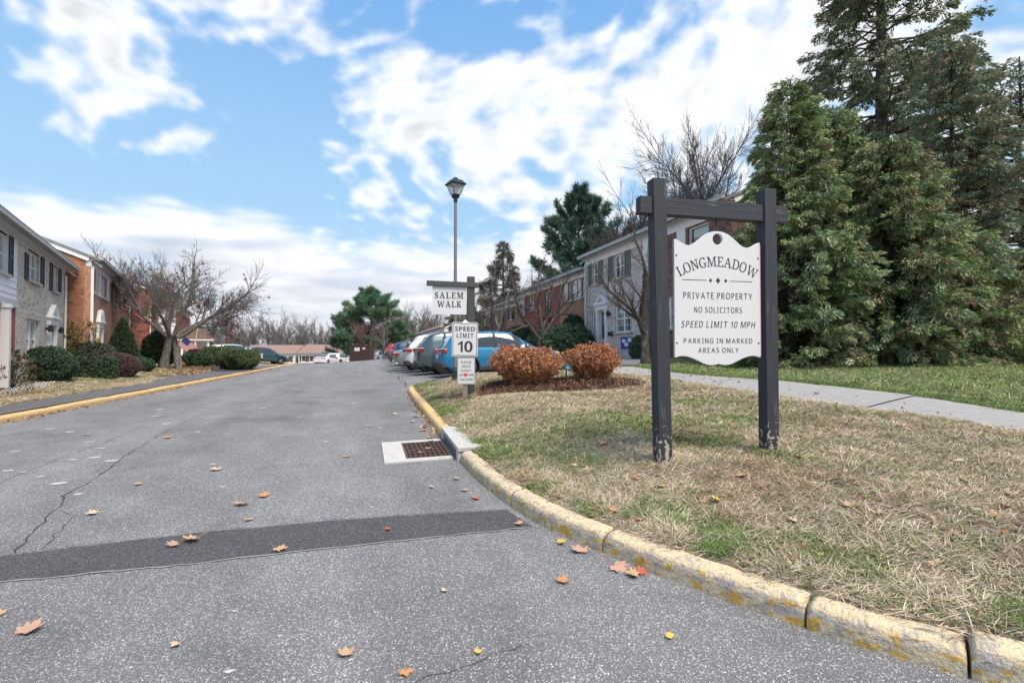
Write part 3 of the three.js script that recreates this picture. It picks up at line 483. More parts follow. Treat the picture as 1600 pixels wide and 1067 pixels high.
// lantern on a tall pole
M.lampIron = mat([0.022, 0.035, 0.036], 0.5, { metalness: 0.3 });
M.poleGrey = mat([0.19, 0.2, 0.2], 0.6, { metalness: 0.35, bumpMap: grainBump, bumpScale: 0.002 });
M.lampGlass = new THREE.MeshPhysicalMaterial({ color: C(0.8, 0.8, 0.82), roughness: 0.25, transmission: 0.7, thickness: 0 });
function lamp(label, w, s, H, k, group) {
  const y0 = groundY(w, s), t = thing('street_lamp', label, 'street lamp', w, y0, s, 0.35, group);
  mesh('pole', cyl(0.055 * k, 0.042 * k, H - 0.55 * k, 0, (H - 0.55 * k) / 2, 0, 14), M.poleGrey, t);
  mesh('base', merge([cyl(0.1 * k, 0.085 * k, 0.35 * k, 0, 0.15 * k, 0, 14), cyl(0.085 * k, 0.055 * k, 0.1 * k, 0, 0.37 * k, 0, 14)]), M.lampIron, t);
  const b = H - 0.56 * k, sq = (r0, r1, h, y) => new THREE.CylinderGeometry(r1, r0, h, 4, 1).rotateY(Math.PI / 4).translate(0, y, 0);
  const lan = mesh('lantern', merge([cyl(0.055 * k, 0.06 * k, 0.14 * k, 0, b - 0.02 * k, 0, 12), sq(0.1 * k, 0.14 * k, 0.1 * k, b + 0.08 * k), sq(0.31 * k, 0.3 * k, 0.025 * k, b + 0.415 * k),
    ...[0, 1, 2, 3].map((i) => { const a = Math.PI / 4 + i * Math.PI / 2, g = cyl(0.011 * k, 0.011 * k, 0.31 * k, 0, 0, 0, 6); g.rotateZ(-0.4 * 1); g.translate(0.2 * k, b + 0.265 * k, 0); g.rotateY(-a); return g; })]), M.lampIron, t);
  mesh('lamp_roof', merge([sq(0.34 * k, 0.3 * k, 0.04 * k, b + 0.44 * k), sq(0.3 * k, 0.19 * k, 0.1 * k, b + 0.505 * k), cyl(0.07 * k, 0.055 * k, 0.05 * k, 0, b + 0.575 * k, 0, 10), cyl(0.075 * k, 0.06 * k, 0.02 * k, 0, b + 0.61 * k, 0, 10)]), M.lampIron, lan);
  for (let i = 0; i < 4; i++) { const g = new THREE.BufferGeometry(), a = 0.092 * k, c = 0.2 * k, y1 = b + 0.13 * k, y2 = b + 0.4 * k; g.setAttribute('position', new THREE.Float32BufferAttribute([-a, y1, a, a, y1, a, c, y2, c, -c, y2, c], 3)); g.setAttribute('uv', new THREE.Float32BufferAttribute([0, 0, 1, 0, 1, 1, 0, 1], 2)); g.setIndex([0, 1, 2, 0, 2, 3]); g.computeVertexNormals(); g.rotateY(i * Math.PI / 2); mesh('glass_pane', g, M.lampGlass, lan); }
  mesh('bulb', merge([cyl(0.06 * k, 0.06 * k, 0.16 * k, 0, b + 0.24 * k, 0, 10)]), mat([0.7, 0.7, 0.68], 0.4), lan);
  return t;
}
lamp('black lantern on a tall grey pole behind the SALEM WALK board', 2.17, 12.4, 4.95, 0.85);
lamp('black lantern on a dark pole beyond the bare leafless tree', -9.6, 40.5, 4.3, 0.85);
lamp('small lantern on a pale pole near the trash enclosure', 2.4, 62, 4.4, 0.8);
lamp('small dark lantern standing before the far brick block', -5.5, 84, 3.6, 0.8);
// ---------- houses ----------
const brickCache = {};
function brickTex(key, palette, mortar, odd = 0.06) { // 3.2 m square: 16 bricks by 44 courses
  if (brickCache[key]) return brickCache[key];
  const n = 1024, cols = 16, rows = 44, r = rng(key.length * 91 + key.charCodeAt(0) * 7), tone = Array.from({ length: rows * cols }, () => [Math.floor(r() * palette.length), 0.88 + 0.24 * r(), r() < odd]);
  const cellW = n / cols, cellH = n / rows;
  const t = tex(n, n, (x, y, u, v) => {
    const row = Math.floor(y / cellH), xs = x + (row % 2 ? cellW / 2 : 0), col = Math.floor(xs / cellW) % cols, fx = (xs % cellW) / cellW, fy = (y % cellH) / cellH, f = CF[(y % 512) * 512 + x % 512];
    if (fx < 0.05 || fy < 0.15) { const k = 0.85 + 0.3 * f; return [mortar[0] * k, mortar[1] * k, mortar[2] * k]; }
    const [p, k, o] = tone[row * cols + col], c = palette[p], q = k * (0.85 + 0.3 * f) * (o ? 0.55 : 1) * (1 + 0.15 * fbm(u * 4, v * 4, 3, 4)); return [c[0] * q, c[1] * q, c[2] * q];
  }, true, [1 / 3.2, 1 / 3.2]);
  return (brickCache[key] = t);
}
const brickBump = tex(512, 512, (x, y) => { const cw = 32, ch = 512 / 44, row = Math.floor(y / ch), fx = ((x + (row % 2 ? 16 : 0)) % cw) / cw, fy = (y % ch) / ch, h = fx < 0.06 || fy < 0.17 ? 0 : 0.85 + 0.15 * CF[y * 512 + x]; return [h, h, h]; }, false, [1 / 3.2, 1 / 3.2]);
const brickMat = (key, pal, mortar, odd) => mat([1, 1, 1], 0.9, { map: brickTex(key, pal, mortar, odd), bumpMap: brickBump, bumpScale: 0.012 });
M.brickCream = brickMat('cream', [[0.60, 0.53, 0.46], [0.55, 0.475, 0.41], [0.63, 0.57, 0.50]], [0.36, 0.32, 0.28]);
M.brickPink = brickMat('whitewash', [[0.62, 0.55, 0.51], [0.66, 0.6, 0.56], [0.58, 0.5, 0.46], [0.5, 0.4, 0.36]], [0.44, 0.4, 0.37], 0.05);
M.brickOrange = brickMat('orange', [[0.34, 0.135, 0.07], [0.38, 0.16, 0.09], [0.3, 0.115, 0.06]], [0.30, 0.22, 0.17]);
M.brickTan = brickMat('tanbrick', [[0.42, 0.20, 0.125], [0.46, 0.235, 0.15], [0.38, 0.175, 0.11]], [0.36, 0.27, 0.21]);
M.brickRed = brickMat('redder', [[0.33, 0.085, 0.06], [0.29, 0.075, 0.055], [0.36, 0.1, 0.075]], [0.26, 0.17, 0.14]);
M.brickDark = brickMat('darkbrick', [[0.17, 0.085, 0.065], [0.22, 0.1, 0.075], [0.13, 0.07, 0.06], [0.26, 0.13, 0.1]], [0.26, 0.23, 0.21], 0.12);
M.brickMixed = brickMat('mixed', [[0.27, 0.085, 0.06], [0.2, 0.06, 0.05], [0.33, 0.12, 0.08]], [0.2, 0.13, 0.11], 0.2);
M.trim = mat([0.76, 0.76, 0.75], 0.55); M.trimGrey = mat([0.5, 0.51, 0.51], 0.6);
M.siding = mat([0.72, 0.73, 0.75], 0.6);
M.gutter = mat([0.42, 0.42, 0.42], 0.5); M.fascia = mat([0.60, 0.60, 0.60], 0.6);
M.black = mat([0.02, 0.022, 0.026], 0.5); M.shutterBlack = mat([0.03, 0.036, 0.045], 0.55); M.shutterGreen = mat([0.14, 0.155, 0.14], 0.6); M.shutterMaroon = mat([0.075, 0.025, 0.028], 0.6); M.shutterCream = mat([0.62, 0.54, 0.44], 0.6);
M.glass = new THREE.MeshPhysicalMaterial({ color: C(0.9, 0.95, 0.95), roughness: 0.03, transmission: 1, thickness: 0, ior: 1.5 });
M.curtain = mat([0.55, 0.54, 0.52], 0.95);
M.stone = mat([0.45, 0.42, 0.38], 0.9, { bumpMap: kerbBump, bumpScale: 0.006 });
M.inner = mat([0.42, 0.4, 0.37], 0.95); M.doorWood = mat([0.2, 0.13, 0.08], 0.6);
const roofTex = (() => { const r = rng(71), n = 512, rows = 24, tone = Array.from({ length: rows * 16 }, () => 0.8 + 0.4 * r()); return { c: tex(n, n, (x, y) => { const ch = n / rows, row = Math.floor(y / ch), col = Math.floor(((x + row * 13) % n) / 32), f = CF[y * 512 + x]; const k = 0.27 * tone[row * 16 + col % 16] * (0.7 + 0.6 * f) * ((y % ch) < 2 ? 0.55 : 1); return [k, k * 1.0, k * 1.02]; }, true, [1 / 3.4, 1 / 3.4]), b: tex(n, n, (x, y) => { const ch = n / rows, h = (y % ch) / ch; return [h, h, h]; }, false, [1 / 3.4, 1 / 3.4]) }; })();
M.roof = mat([1, 1, 1], 0.95, { map: roofTex.c, bumpMap: roofTex.b, bumpScale: 0.03 });
M.roofBrown = mat([1.1, 0.72, 0.58], 0.95, { map: roofTex.c, bumpMap: roofTex.b, bumpScale: 0.03 });

function wallGeo(x0, x1, y0, y1, holes, thick = 0.24) {
  const s = new THREE.Shape([new THREE.Vector2(x0, y0), new THREE.Vector2(x1, y0), new THREE.Vector2(x1, y1), new THREE.Vector2(x0, y1)]);
  for (const [a, b, c, d] of holes) s.holes.push(new THREE.Path([new THREE.Vector2(a, b), new THREE.Vector2(a, d), new THREE.Vector2(c, d), new THREE.Vector2(c, b)]));
  return new THREE.ExtrudeGeometry(s, { depth: thick, bevelEnabled: false }).translate(0, 0, -thick);
}
// window in the opening [x0,y0,x1,y1]: n sashes side by side, each of two lights
function windowUnit(h, x0, y0, x1, y1, o = {}) {
  const { n = 2, frame = M.trim, sill = M.stone, curtain = 0.3, grid = 0, detail = true } = o, f = 0.055, z = -0.12;
  const wd = x1 - x0, ht = y1 - y0, cx = (x0 + x1) / 2, cy = (y0 + y1) / 2;
  const geo = [box(wd, f, 0.09, cx, y1 - f / 2, z), box(wd, f, 0.09, cx, y0 + f / 2, z), box(f, ht - 2 * f, 0.09, x0 + f / 2, cy, z), box(f, ht - 2 * f, 0.09, x1 - f / 2, cy, z)];
  for (let i = 1; i < n; i++) geo.push(box(0.08, ht - 2 * f, 0.09, lerp(x0, x1, i / n), cy, z));
  const w = mesh('window', merge(geo), frame, h);
  const pw = wd / n; 
  for (let i = 0; i < n; i++) {
    const a = x0 + i * pw + (i ? 0.04 : f), b = x0 + (i + 1) * pw - (i < n - 1 ? 0.04 : f), px = (a + b) / 2, bw = b - a;
    const bars = [box(bw, 0.045, 0.05, px, cy, z)];
    if (grid) { for (const q of [1 / 3, 2 / 3]) bars.push(box(0.02, ht - 2 * f, 0.02, a + bw * q, cy, z + 0.004)); for (const q of [0.25, 0.75]) bars.push(box(bw, 0.02, 0.02, px, y0 + ht * q, z + 0.002)); }
    mesh('sash_bar', merge(bars), frame, w);
    mesh('pane', box(bw, ht - 2 * f, 0.006, px, cy, z - 0.02), M.glass, w);
    if (curtain > 0 && detail) mesh('blind', box(bw, (ht - 2 * f) * (i % 2 ? curtain * 0.7 : curtain), 0.01, px, y1 - f - (ht - 2 * f) * (i % 2 ? curtain * 0.7 : curtain) / 2, z - 0.1), M.curtain, w);
  }
  if (sill) mesh('sill', box(wd + 0.16, 0.08, 0.13, cx, y0 - 0.042, 0.035), sill, w);
  return w;
}
function shutter(h, x, y0, y1, m, wd = 0.36) {
  const cy = (y0 + y1) / 2, ht = y1 - y0, g = [box(wd, 0.06, 0.035, x, y1 - 0.03, 0.02), box(wd, 0.06, 0.035, x, y0 + 0.03, 0.02), box(wd, 0.05, 0.035, x, cy, 0.02), box(0.05, ht, 0.034, x - wd / 2 + 0.025, cy, 0.02), box(0.05, ht, 0.034, x + wd / 2 - 0.025, cy, 0.02)];
  const k = Math.round(ht / 0.1); for (let i = 0; i < k; i++) g.push(box(wd - 0.1, 0.055, 0.008, 0, 0, 0).rotateX(0.5).translate(x, y0 + (i + 0.5) * ht / k, 0.022));
  g.push(box(wd - 0.08, ht - 0.08, 0.004, x, cy, 0.006));
  mesh('shutter', merge(g), m, h);
}
function doorway(h, cx, y0, wd, ht, o = {}) {
  const { style = 'pediment', leaf = M.trim, glassTop = 0.5 } = o, st = mesh('door_surround', merge([box(0.2, ht, 0.12, cx - wd / 2 - 0.12, y0 + ht / 2, 0.05), box(0.2, ht, 0.12, cx + wd / 2 + 0.12, y0 + ht / 2, 0.05), box(0.24, 0.1, 0.15, cx - wd / 2 - 0.12, y0 + ht - 0.1, 0.06), box(0.24, 0.1, 0.15, cx + wd / 2 + 0.12, y0 + ht - 0.1, 0.06), box(wd + 0.56, 0.26, 0.14, cx, y0 + ht + 0.13, 0.055), box(wd + 0.7, 0.07, 0.24, cx, y0 + ht + 0.295, 0.09)]), M.trim, h);
  const W = (wd + 0.7) / 2, yb = y0 + ht + 0.33, s = new THREE.Shape();
  if (style === 'pediment') { s.moveTo(-W, 0); s.lineTo(W, 0); s.lineTo(0, W * 0.62); s.closePath(); const hole = new THREE.Path(); hole.moveTo(-W * 0.6, 0.06); hole.lineTo(0, W * 0.47); hole.lineTo(W * 0.6, 0.06); s.holes.push(hole); }
  else { s.moveTo(-W, 0); s.lineTo(W, 0); s.bezierCurveTo(W * 0.75, W * 0.1, W * 0.5, W * 0.72, W * 0.16, W * 0.7); s.lineTo(W * 0.14, W * 0.36); s.lineTo(-W * 0.14, W * 0.36); s.lineTo(-W * 0.16, W * 0.7); s.bezierCurveTo(-W * 0.5, W * 0.72, -W * 0.75, W * 0.1, -W, 0); }
  mesh('pediment', ext(s, 0.16).translate(cx, yb, 0), M.trim, st);
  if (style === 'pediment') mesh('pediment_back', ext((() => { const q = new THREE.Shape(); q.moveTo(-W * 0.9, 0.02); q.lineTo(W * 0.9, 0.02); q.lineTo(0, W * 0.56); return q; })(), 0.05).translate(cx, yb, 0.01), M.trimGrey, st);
  else mesh('urn', new THREE.LatheGeometry([[0.001, 0], [0.05, 0.01], [0.02, 0.05], [0.07, 0.14], [0.08, 0.19], [0.03, 0.24], [0.035, 0.28], [0.001, 0.34]].map(([a, b]) => new THREE.Vector2(a, b)), 12).translate(cx, yb + W * 0.36, 0.09), M.trim, st);
  const d = mesh('door', merge([box(wd, 0.1, 0.05, cx, y0 + ht - 0.05, -0.06), box(wd, 0.5, 0.05, cx, y0 + 0.25, -0.06), box(0.14, ht - 0.6, 0.05, cx - wd / 2 + 0.07, y0 + 0.5 + (ht - 0.6) / 2, -0.06), box(0.14, ht - 0.6, 0.05, cx + wd / 2 - 0.07, y0 + 0.5 + (ht - 0.6) / 2, -0.06)]), leaf, h);
  mesh('pane', box(wd - 0.28, ht - 0.6, 0.01, cx, y0 + 0.5 + (ht - 0.6) / 2, -0.06), M.glass, d); mesh('inner_door', box(wd, ht, 0.02, cx, y0 + ht / 2, -0.2), o.backing || M.doorWood, d);
  mesh('handle', box(0.03, 0.12, 0.05, cx + wd / 2 - 0.07, y0 + 1, -0.02), M.black, d);
  mesh('step', box(wd + 0.9, 0.18, 0.8, cx, y0 - 0.09, 0.42), M.stone, h);
}
function lantern(h, x, y) { mesh('wall_lamp', merge([box(0.06, 0.1, 0.12, x, y, 0.06), box(0.14, 0.2, 0.14, x, y - 0.02, 0.16), new THREE.ConeGeometry(0.12, 0.1, 4).rotateY(0.785).translate(x, y + 0.13, 0.16)]), M.black, h); }
// a block of houses: L along the front, D deep, from ground y0 to eave y1
function houseBlock(name, label, group, w, s, dir, L, D, y0, y1, sections, o = {}) {
  const h = thing(name, label, 'house', w, 0, s, Math.atan2(dir[1], dir[0]), group), pitch = o.pitch || 0.4, fr = o.frieze || 0.42, yW = y1 - 0.12;
  for (const c of sections) mesh('wall', wallGeo(c.x0, c.x1, c.y0 ?? y0 - 0.6, c.y1 ?? yW - fr + 0.04, c.holes || []), c.m, h);
  const [gl, gr] = o.gable || [sections[0].m, sections[0].m];
  const gable = (x, m, t) => { const q = new THREE.Shape([[0, y0 - 0.6], [D, y0 - 0.6], [D, yW], [D / 2, yW + pitch * D / 2], [0, yW]].map(([a, b]) => new THREE.Vector2(a, b))); const g = new THREE.ExtrudeGeometry(q, { depth: 0.24, bevelEnabled: false }); g.rotateY(Math.PI / 2); g.translate(x, 0, -0.002); mesh('gable_wall', g, m, h); };
  gable(0.001, gl); gable(L - 0.241, gr);
  mesh('back_wall', box(L - 0.5, yW - y0 + 0.6, 0.2, L / 2, (yW + y0 - 0.6) / 2, -D + 0.1), M.inner, h);
  mesh('floor', merge([box(L - 0.5, 0.2, D - 0.5, L / 2, (y0 + yW) / 2 - 0.05, -D / 2), box(L - 0.5, 0.1, D - 0.5, L / 2, y0 + 0.05, -D / 2)]), M.inner, h);
  mesh('frieze', box(L, fr, 0.2, L / 2, yW - fr / 2, -0.075), o.friezeMat || M.fascia, h);
  const over = 0.38, sl = Math.hypot(D / 2 + over, (D / 2 + over) * pitch), a = Math.atan(pitch), rp = [];
  for (const k of [1, -1]) { const g = box(L + 0.24, 0.1, sl); g.rotateX(k * a); g.translate(L / 2, yW + pitch * (D / 2) / 2 - pitch * over / 2 + 0.09, -D / 2 + k * (D / 2 + over) / 2); rp.push(g); }
  const rf = mesh('roof', merge(rp), o.roof || M.roof, h);
  for (const x of o.vents || []) mesh('vent_pipe', cyl(0.06, 0.06, 0.5, x, yW + pitch * D * 0.36 + 0.3, -D * 0.36, 8), M.black, rf);
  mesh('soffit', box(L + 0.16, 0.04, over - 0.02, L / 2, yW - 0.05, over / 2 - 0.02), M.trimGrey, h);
  mesh('gutter', merge([box(L + 0.2, 0.13, 0.12, L / 2, yW + 0.02, over + 0.03), box(L + 0.2, 0.03, 0.14, L / 2, yW + 0.085, over + 0.035)]), M.gutter, h);
  for (const x of [0, L]) mesh("barge_board", box(0.04, 0.22, sl - 0.5, 0, 0, -0.22).rotateX(a).translate(x + (x ? 0.06 : -0.06), yW + pitch * (D / 2) / 2 - pitch * over / 2 - 0.05, -D / 2 + (D / 2 + over) / 2), M.trim, h);
  for (const x of o.spouts || [L - 0.12]) mesh('downspout', merge([box(0.09, yW - y0 - 0.35, 0.07, x, (y0 + yW - 0.35) / 2, 0.06), box(0.085, 0.42, 0.065).rotateX(-0.85).translate(x, yW - 0.2, 0.22)]), M.trim, h);
  return h;
}
// left-hand row, stepping back from the road
const leftBase = 0.42;
{ // white-brick house with a sided bay at its near end
  const y0 = leftBase, dir = [-0.283, 0.959], O = [-10.2 + 0.283 * 5, 18.6 - 0.959 * 5], X = (t) => t + 5;   // t: metres from where the frame cuts the front
  const holesB = [[X(2.95), 3.95, X(4.55), 5.0], [X(6.8), 3.95, X(7.9), 5.0], [X(2.95), 1.2, X(4.6), 2.58], [X(6.2), y0, X(7.15), 2.5]];
  const h = houseBlock('brick_house', 'cream brick house with black shutters and white sided bay', 'houses along the left of the road', O[0], O[1], dir, 14.45, 8, y0, 5.32, [
    { x0: X(1.5), x1: 14.45, m: M.brickCream, holes: holesB },
    { x0: 0, x1: X(1.5) - 0.002, y1: 3.0, m: M.brickRed, holes: [[X(0.55), 1.3, X(1.15), 2.6]] },
    { x0: 0, x1: X(1.5) - 0.002, y0: 3.002, m: M.siding, holes: [[X(-0.9), 3.8, X(0.55), 5.0]] }], { gable: [M.brickCream, M.brickCream], spouts: [14.3], frieze: 0.2 });
  for (let y = 3.05; y < 4.95; y += 0.2) for (const [a, b] of y > 3.66 ? [[0, X(-1.4)], [X(1.05), X(1.5)]] : [[0, X(1.5)]]) { const g = box(b - a - 0.01, 0.2, 0.012); g.rotateX(-0.09).translate((a + b) / 2, y + 0.1, 0.014); mesh('siding_board', g, M.siding, h); }
  windowUnit(h, X(-0.9), 3.8, X(0.55), 5.0); shutter(h, X(0.82), 3.78, 5.02, M.shutterBlack, 0.42); shutter(h, X(-1.16), 3.78, 5.02, M.shutterBlack, 0.42);
  windowUnit(h, X(0.55), 1.3, X(1.15), 2.6, { n: 1 });
  windowUnit(h, ...holesB[0]); shutter(h, X(2.68), 3.9, 4.8, M.shutterBlack, 0.42); shutter(h, X(4.98), 3.9, 5.02, M.shutterBlack, 0.5);
  windowUnit(h, ...holesB[1], { n: 2 }); shutter(h, X(6.5), 3.9, 5.02, M.shutterBlack, 0.5); shutter(h, X(8.2), 3.9, 5.02, M.shutterBlack, 0.5);
  windowUnit(h, ...holesB[2]); mesh('lintel', box(2.1, 0.16, 0.05, X(3.78), 2.68, 0.01), M.stone, h);
  doorway(h, X(6.67), y0, 0.95, 2.1, {}); lantern(h, X(5.7), 2.35); lantern(h, X(7.75), 2.35);
  mesh('belt_course', box(X(1.5), 0.22, 0.07, X(1.5) / 2, 2.97, 0.035), M.trimGrey, h);
  mesh('porch_column', merge([box(0.2, 2.4, 0.2, X(-0.1), y0 + 1.2, 0.12), box(0.28, 0.12, 0.26, X(-0.1), y0 + 2.4, 0.12)]), M.trim, h);
}
{ // orange-brick house, two tones
  const y0 = leftBase + 0.05, dir = [-0.2588, 0.966], up = (a, b) => [a, 4.25, b, 5.35];
  const hA = [up(0.35, 1.0), up(2.75, 4.5), [1.9, y0, 2.9, 2.6]], hB = [up(7.0, 8.4), up(10.2, 11.9), [7.2, 1.3, 8.6, 2.6], [10.4, 1.3, 11.8, 2.6]];
  const h = houseBlock('brick_house', 'orange brick house with scrolled white doorway beside the dark cone shrub', 'houses along the left of the road', -12.1, 28.1, dir, 14.7, 8, y0, 5.88, [{ x0: 0, x1: 6.4, m: M.brickTan, holes: hA }, { x0: 6.402, x1: 14.7, m: M.brickOrange, holes: hB }], { gable: [M.brickOrange, M.brickOrange], spouts: [0.15, 14.5], vents: [4], frieze: 0.4 });
  windowUnit(h, ...hA[0], { n: 1, curtain: 0.8 }); shutter(h, 1.55, 4.2, 5.4, M.shutterCream, 0.7); windowUnit(h, ...hA[1]); shutter(h, 2.4, 4.2, 5.4, M.trim, 0.5); shutter(h, 5.0, 4.2, 5.4, M.trim, 0.7);
  windowUnit(h, ...hB[0]); shutter(h, 6.72, 4.2, 5.4, M.shutterMaroon, 0.5); shutter(h, 8.8, 4.2, 5.4, M.shutterMaroon, 0.6); windowUnit(h, ...hB[1]); shutter(h, 9.85, 4.2, 5.4, M.shutterMaroon, 0.6); shutter(h, 12.3, 4.2, 5.4, M.shutterMaroon, 0.7);
  windowUnit(h, ...hB[2]); windowUnit(h, ...hB[3]); doorway(h, 2.4, y0, 1.0, 2.15, { style: 'scroll', backing: M.curtain });
  mesh('corner_board', box(0.16, 4.9, 0.05, 0.1, y0 + 2.4, 0.03), M.trim, h);
}
{ // redder house behind the bare tree
  const y0 = leftBase + 0.1, dir = [-0.283, 0.959], hA = [[1.4, 4.4, 2.9, 5.5], [6, 4.4, 7.6, 5.5], [1.4, 1.4, 2.9, 2.7], [9.5, 4.4, 11, 5.5], [9.5, 1.4, 11, 2.7]];
  const h = houseBlock('brick_house', 'dark mottled red brick house with a red window box behind the bare tree', 'houses along the left of the road', -14.8, 42.7, dir, 14, 8, y0, 6.1, [{ x0: 0, x1: 14, m: M.brickRed, holes: hA }], { gable: [M.brickMixed, M.brickMixed], spouts: [0.2, 13.8], vents: [3], frieze: 0.36 });
  hA.forEach((q) => windowUnit(h, ...q)); for (const x of [1.15, 3.15, 5.75, 7.85]) shutter(h, x, 4.35, 5.55, M.shutterBlack, 0.42);
  mesh('window_box', rbox(1.7, 0.24, 0.24, 6.8, 4.18, 0.14, 0.03), mat([0.22, 0.02, 0.03], 0.7), h); mesh('canopy', box(2.2, 0.5, 0.5, 9.4, 3.1, 0.3), mat([0.03, 0.12, 0.09], 0.7), h);
}
houseBlock('brick_house', 'red brick house with white end wall at the end of the left row', 'houses along the left of the road', -17.6, 58, [-0.2, 0.98], 12, 8, 0.2, 5.9, [{ x0: 0, x1: 12, m: M.brickRed, holes: [] }], { gable: [M.siding, M.siding] });
{ // small white outbuilding near the flag
  const t = thing('porch', 'small white columned porch with brown roof beyond the flag', 'porch', -14.6, 0.3, 52.5, 0.3);
  for (const x of [-1, 0, 1]) mesh('column', rbox(0.18, 2.3, 0.18, x, 1.15, 0.6, 0.02), M.trim, t);
  mesh('back_panel', box(2.2, 2.3, 0.1, 0, 1.15, -0.6), M.siding, t);
  mesh('roof', ext(new THREE.Shape([[-1.5, 0], [1.5, 0], [0.2, 1.1], [-0.2, 1.1]].map(([a, b]) => new THREE.Vector2(a, b))), 1.9).translate(0, 2.3, -1), M.roofBrown, t); mesh('entablature', box(2.8, 0.25, 1.7, 0, 2.24, 0), M.trim, t);
}
// right-hand row: the front faces the road; x runs from the far end towards the camera
{
  const y0 = 1.28, F = 26.4, X = (s) => F - s, up = (a, b) => [X(a), 5.06, X(b), 6.2];
  const hA = [up(25.45, 24.75), up(23.0, 21.95), [X(24.65), y0 + 0.35, X(23.85), 3.5], [X(22.9), 2.4, X(21.3), 3.72], [X(25.6), 2.2, X(25.15), 3.6]];
  const hB = [[X(16.95), 5.0, X(15.7), 6.2], [X(19.6), 4.9, X(18.9), 6.15], [X(19), 2.4, X(17.5), 3.7]];
  const h = houseBlock('brick_house', 'pinkish white brick house with grey-green shutters behind the entrance sign', 'houses along the right of the road', 12, F, [0, -1], 11.9, 7, y0, 6.78, [{ x0: 0, x1: X(20.3), m: M.brickPink, holes: hA }, { x0: X(20.3) + 0.002, x1: 11.9, m: M.brickDark, holes: hB }], { spouts: [0.12], frieze: 0.42, gable: [M.brickPink, M.brickDark], friezeMat: M.trim });
  windowUnit(h, ...hA[0], { n: 1 }); shutter(h, X(25.75), 5.0, 6.25, M.shutterGreen, 0.45); shutter(h, X(24.45), 5.0, 6.25, M.shutterGreen, 0.5);
  windowUnit(h, ...hA[1], { n: 2 }); shutter(h, X(23.3), 5.0, 6.25, M.shutterGreen, 0.5); shutter(h, X(21.6), 5.0, 6.25, M.shutterGreen, 0.55);
  windowUnit(h, ...hA[3], { n: 2, grid: 1 }); mesh('lintel', box(2.2, 0.42, 0.04, X(22.1), 3.98, 0.01), mat([0.45, 0.41, 0.38], 0.9), h);
  windowUnit(h, ...hA[4], { n: 1 }); hB.forEach((q, i) => windowUnit(h, ...q, { n: i === 0 ? 1 : 2, frame: M.trim }));
  doorway(h, X(24.25), y0 + 0.35, 0.8, 2.0, { leaf: mat([0.5, 0.52, 0.52], 0.4) }); lantern(h, X(23.35), 3.35); mesh('mailbox', rbox(0.34, 0.22, 0.16, X(23.2), 2.35, 0.1, 0.03), M.black, h);
  for (const [a, b] of [[17.6, 17.05], [20.2, 19.75]]) mesh('siding_panel', box(a - b, 1.3, 0.05, X((a + b) / 2), 5.6, 0.03), M.trim, h);
}
{
  const y0 = 0.95, F = 38.4, X = (s) => F - s, hA = [[X(29.2), 4.55, X(28.35), 5.6], [X(27.2), 4.6, X(26.75), 5.6]], hB = [[X(33.4), 3.75, X(32.2), 5.6], [X(33), 1.6, X(32), 2.6], [X(37), 4.5, X(35.8), 5.6]], hA2 = [X(29.4), 1.7, X(28.4), 2.7];
  const h = houseBlock('brick_house', 'red brick house with white shutters and a flower box on a tall window', 'houses along the right of the road', 12.15, F, [0, -1], 11.96, 9, y0, 6.22, [{ x0: 0, x1: X(30.6), m: M.brickRed, holes: hB }, { x0: X(30.6) + 0.002, x1: 11.96, m: M.brickTan, holes: [...hA, hA2] }], { frieze: 0.36, friezeMat: M.trim, spouts: [0.3], gable: [M.brickRed, M.brickRed] });
  windowUnit(h, ...hA[0], { n: 1 }); shutter(h, X(29.55), 4.5, 5.65, M.trim, 0.5); shutter(h, X(28.0), 4.5, 5.65, M.trim, 0.5); windowUnit(h, ...hA[1], { n: 1 }); shutter(h, X(27.55), 4.5, 5.65, M.trim, 0.5); windowUnit(h, ...hA2, { n: 2 });
  hB.forEach((q) => windowUnit(h, ...q, { n: 2 }));
  const fb = mesh('window_box', rbox(1.7, 0.26, 0.3, X(32.8), 3.5, 0.17, 0.04), mat([0.2, 0.04, 0.04], 0.8), h);
  const r = rng(8), fl = []; for (let i = 0; i < 40; i++) fl.push(new THREE.OctahedronGeometry(0.07).translate(X(32.8) + (r() - 0.5) * 1.7, 3.66 + 0.12 * r(), 0.1 + 0.25 * r())); mesh('flowers', merge(fl), mat([0.4, 0.04, 0.06], 0.8), fb);
}
{
  const y0 = 0.9, F = 54.5, X = (s) => F - s, hA = []; for (const s of [41, 44.5, 48, 51.5]) hA.push([X(s + 0.6), 4.3, X(s - 0.6), 5.5], [X(s + 0.6), 1.6, X(s - 0.6), 2.8]);
  const h = houseBlock('brick_house', 'brown brick house half hidden by the twisted bare trees', 'houses along the right of the road', 12.9, F, [0, -1], 15.9, 9, y0, 6.0, [{ x0: 0, x1: X(46), m: M.brickDark, holes: hA.filter((q) => q[2] < X(46)) }, { x0: X(46) + 0.002, x1: 15.9, m: M.brickTan, holes: hA.filter((q) => q[2] > X(46)) }], { gable: [M.brickDark, M.brickOrange], spouts: [15.6], friezeMat: M.trim });
  hA.forEach((q, i) => { windowUnit(h, ...q, { n: 1 }); if (i % 2 === 0) { shutter(h, q[0] - 0.3, 4.25, 5.55, M.shutterBlack, 0.45); shutter(h, q[2] + 0.3, 4.25, 5.55, M.shutterBlack, 0.45); } });
}
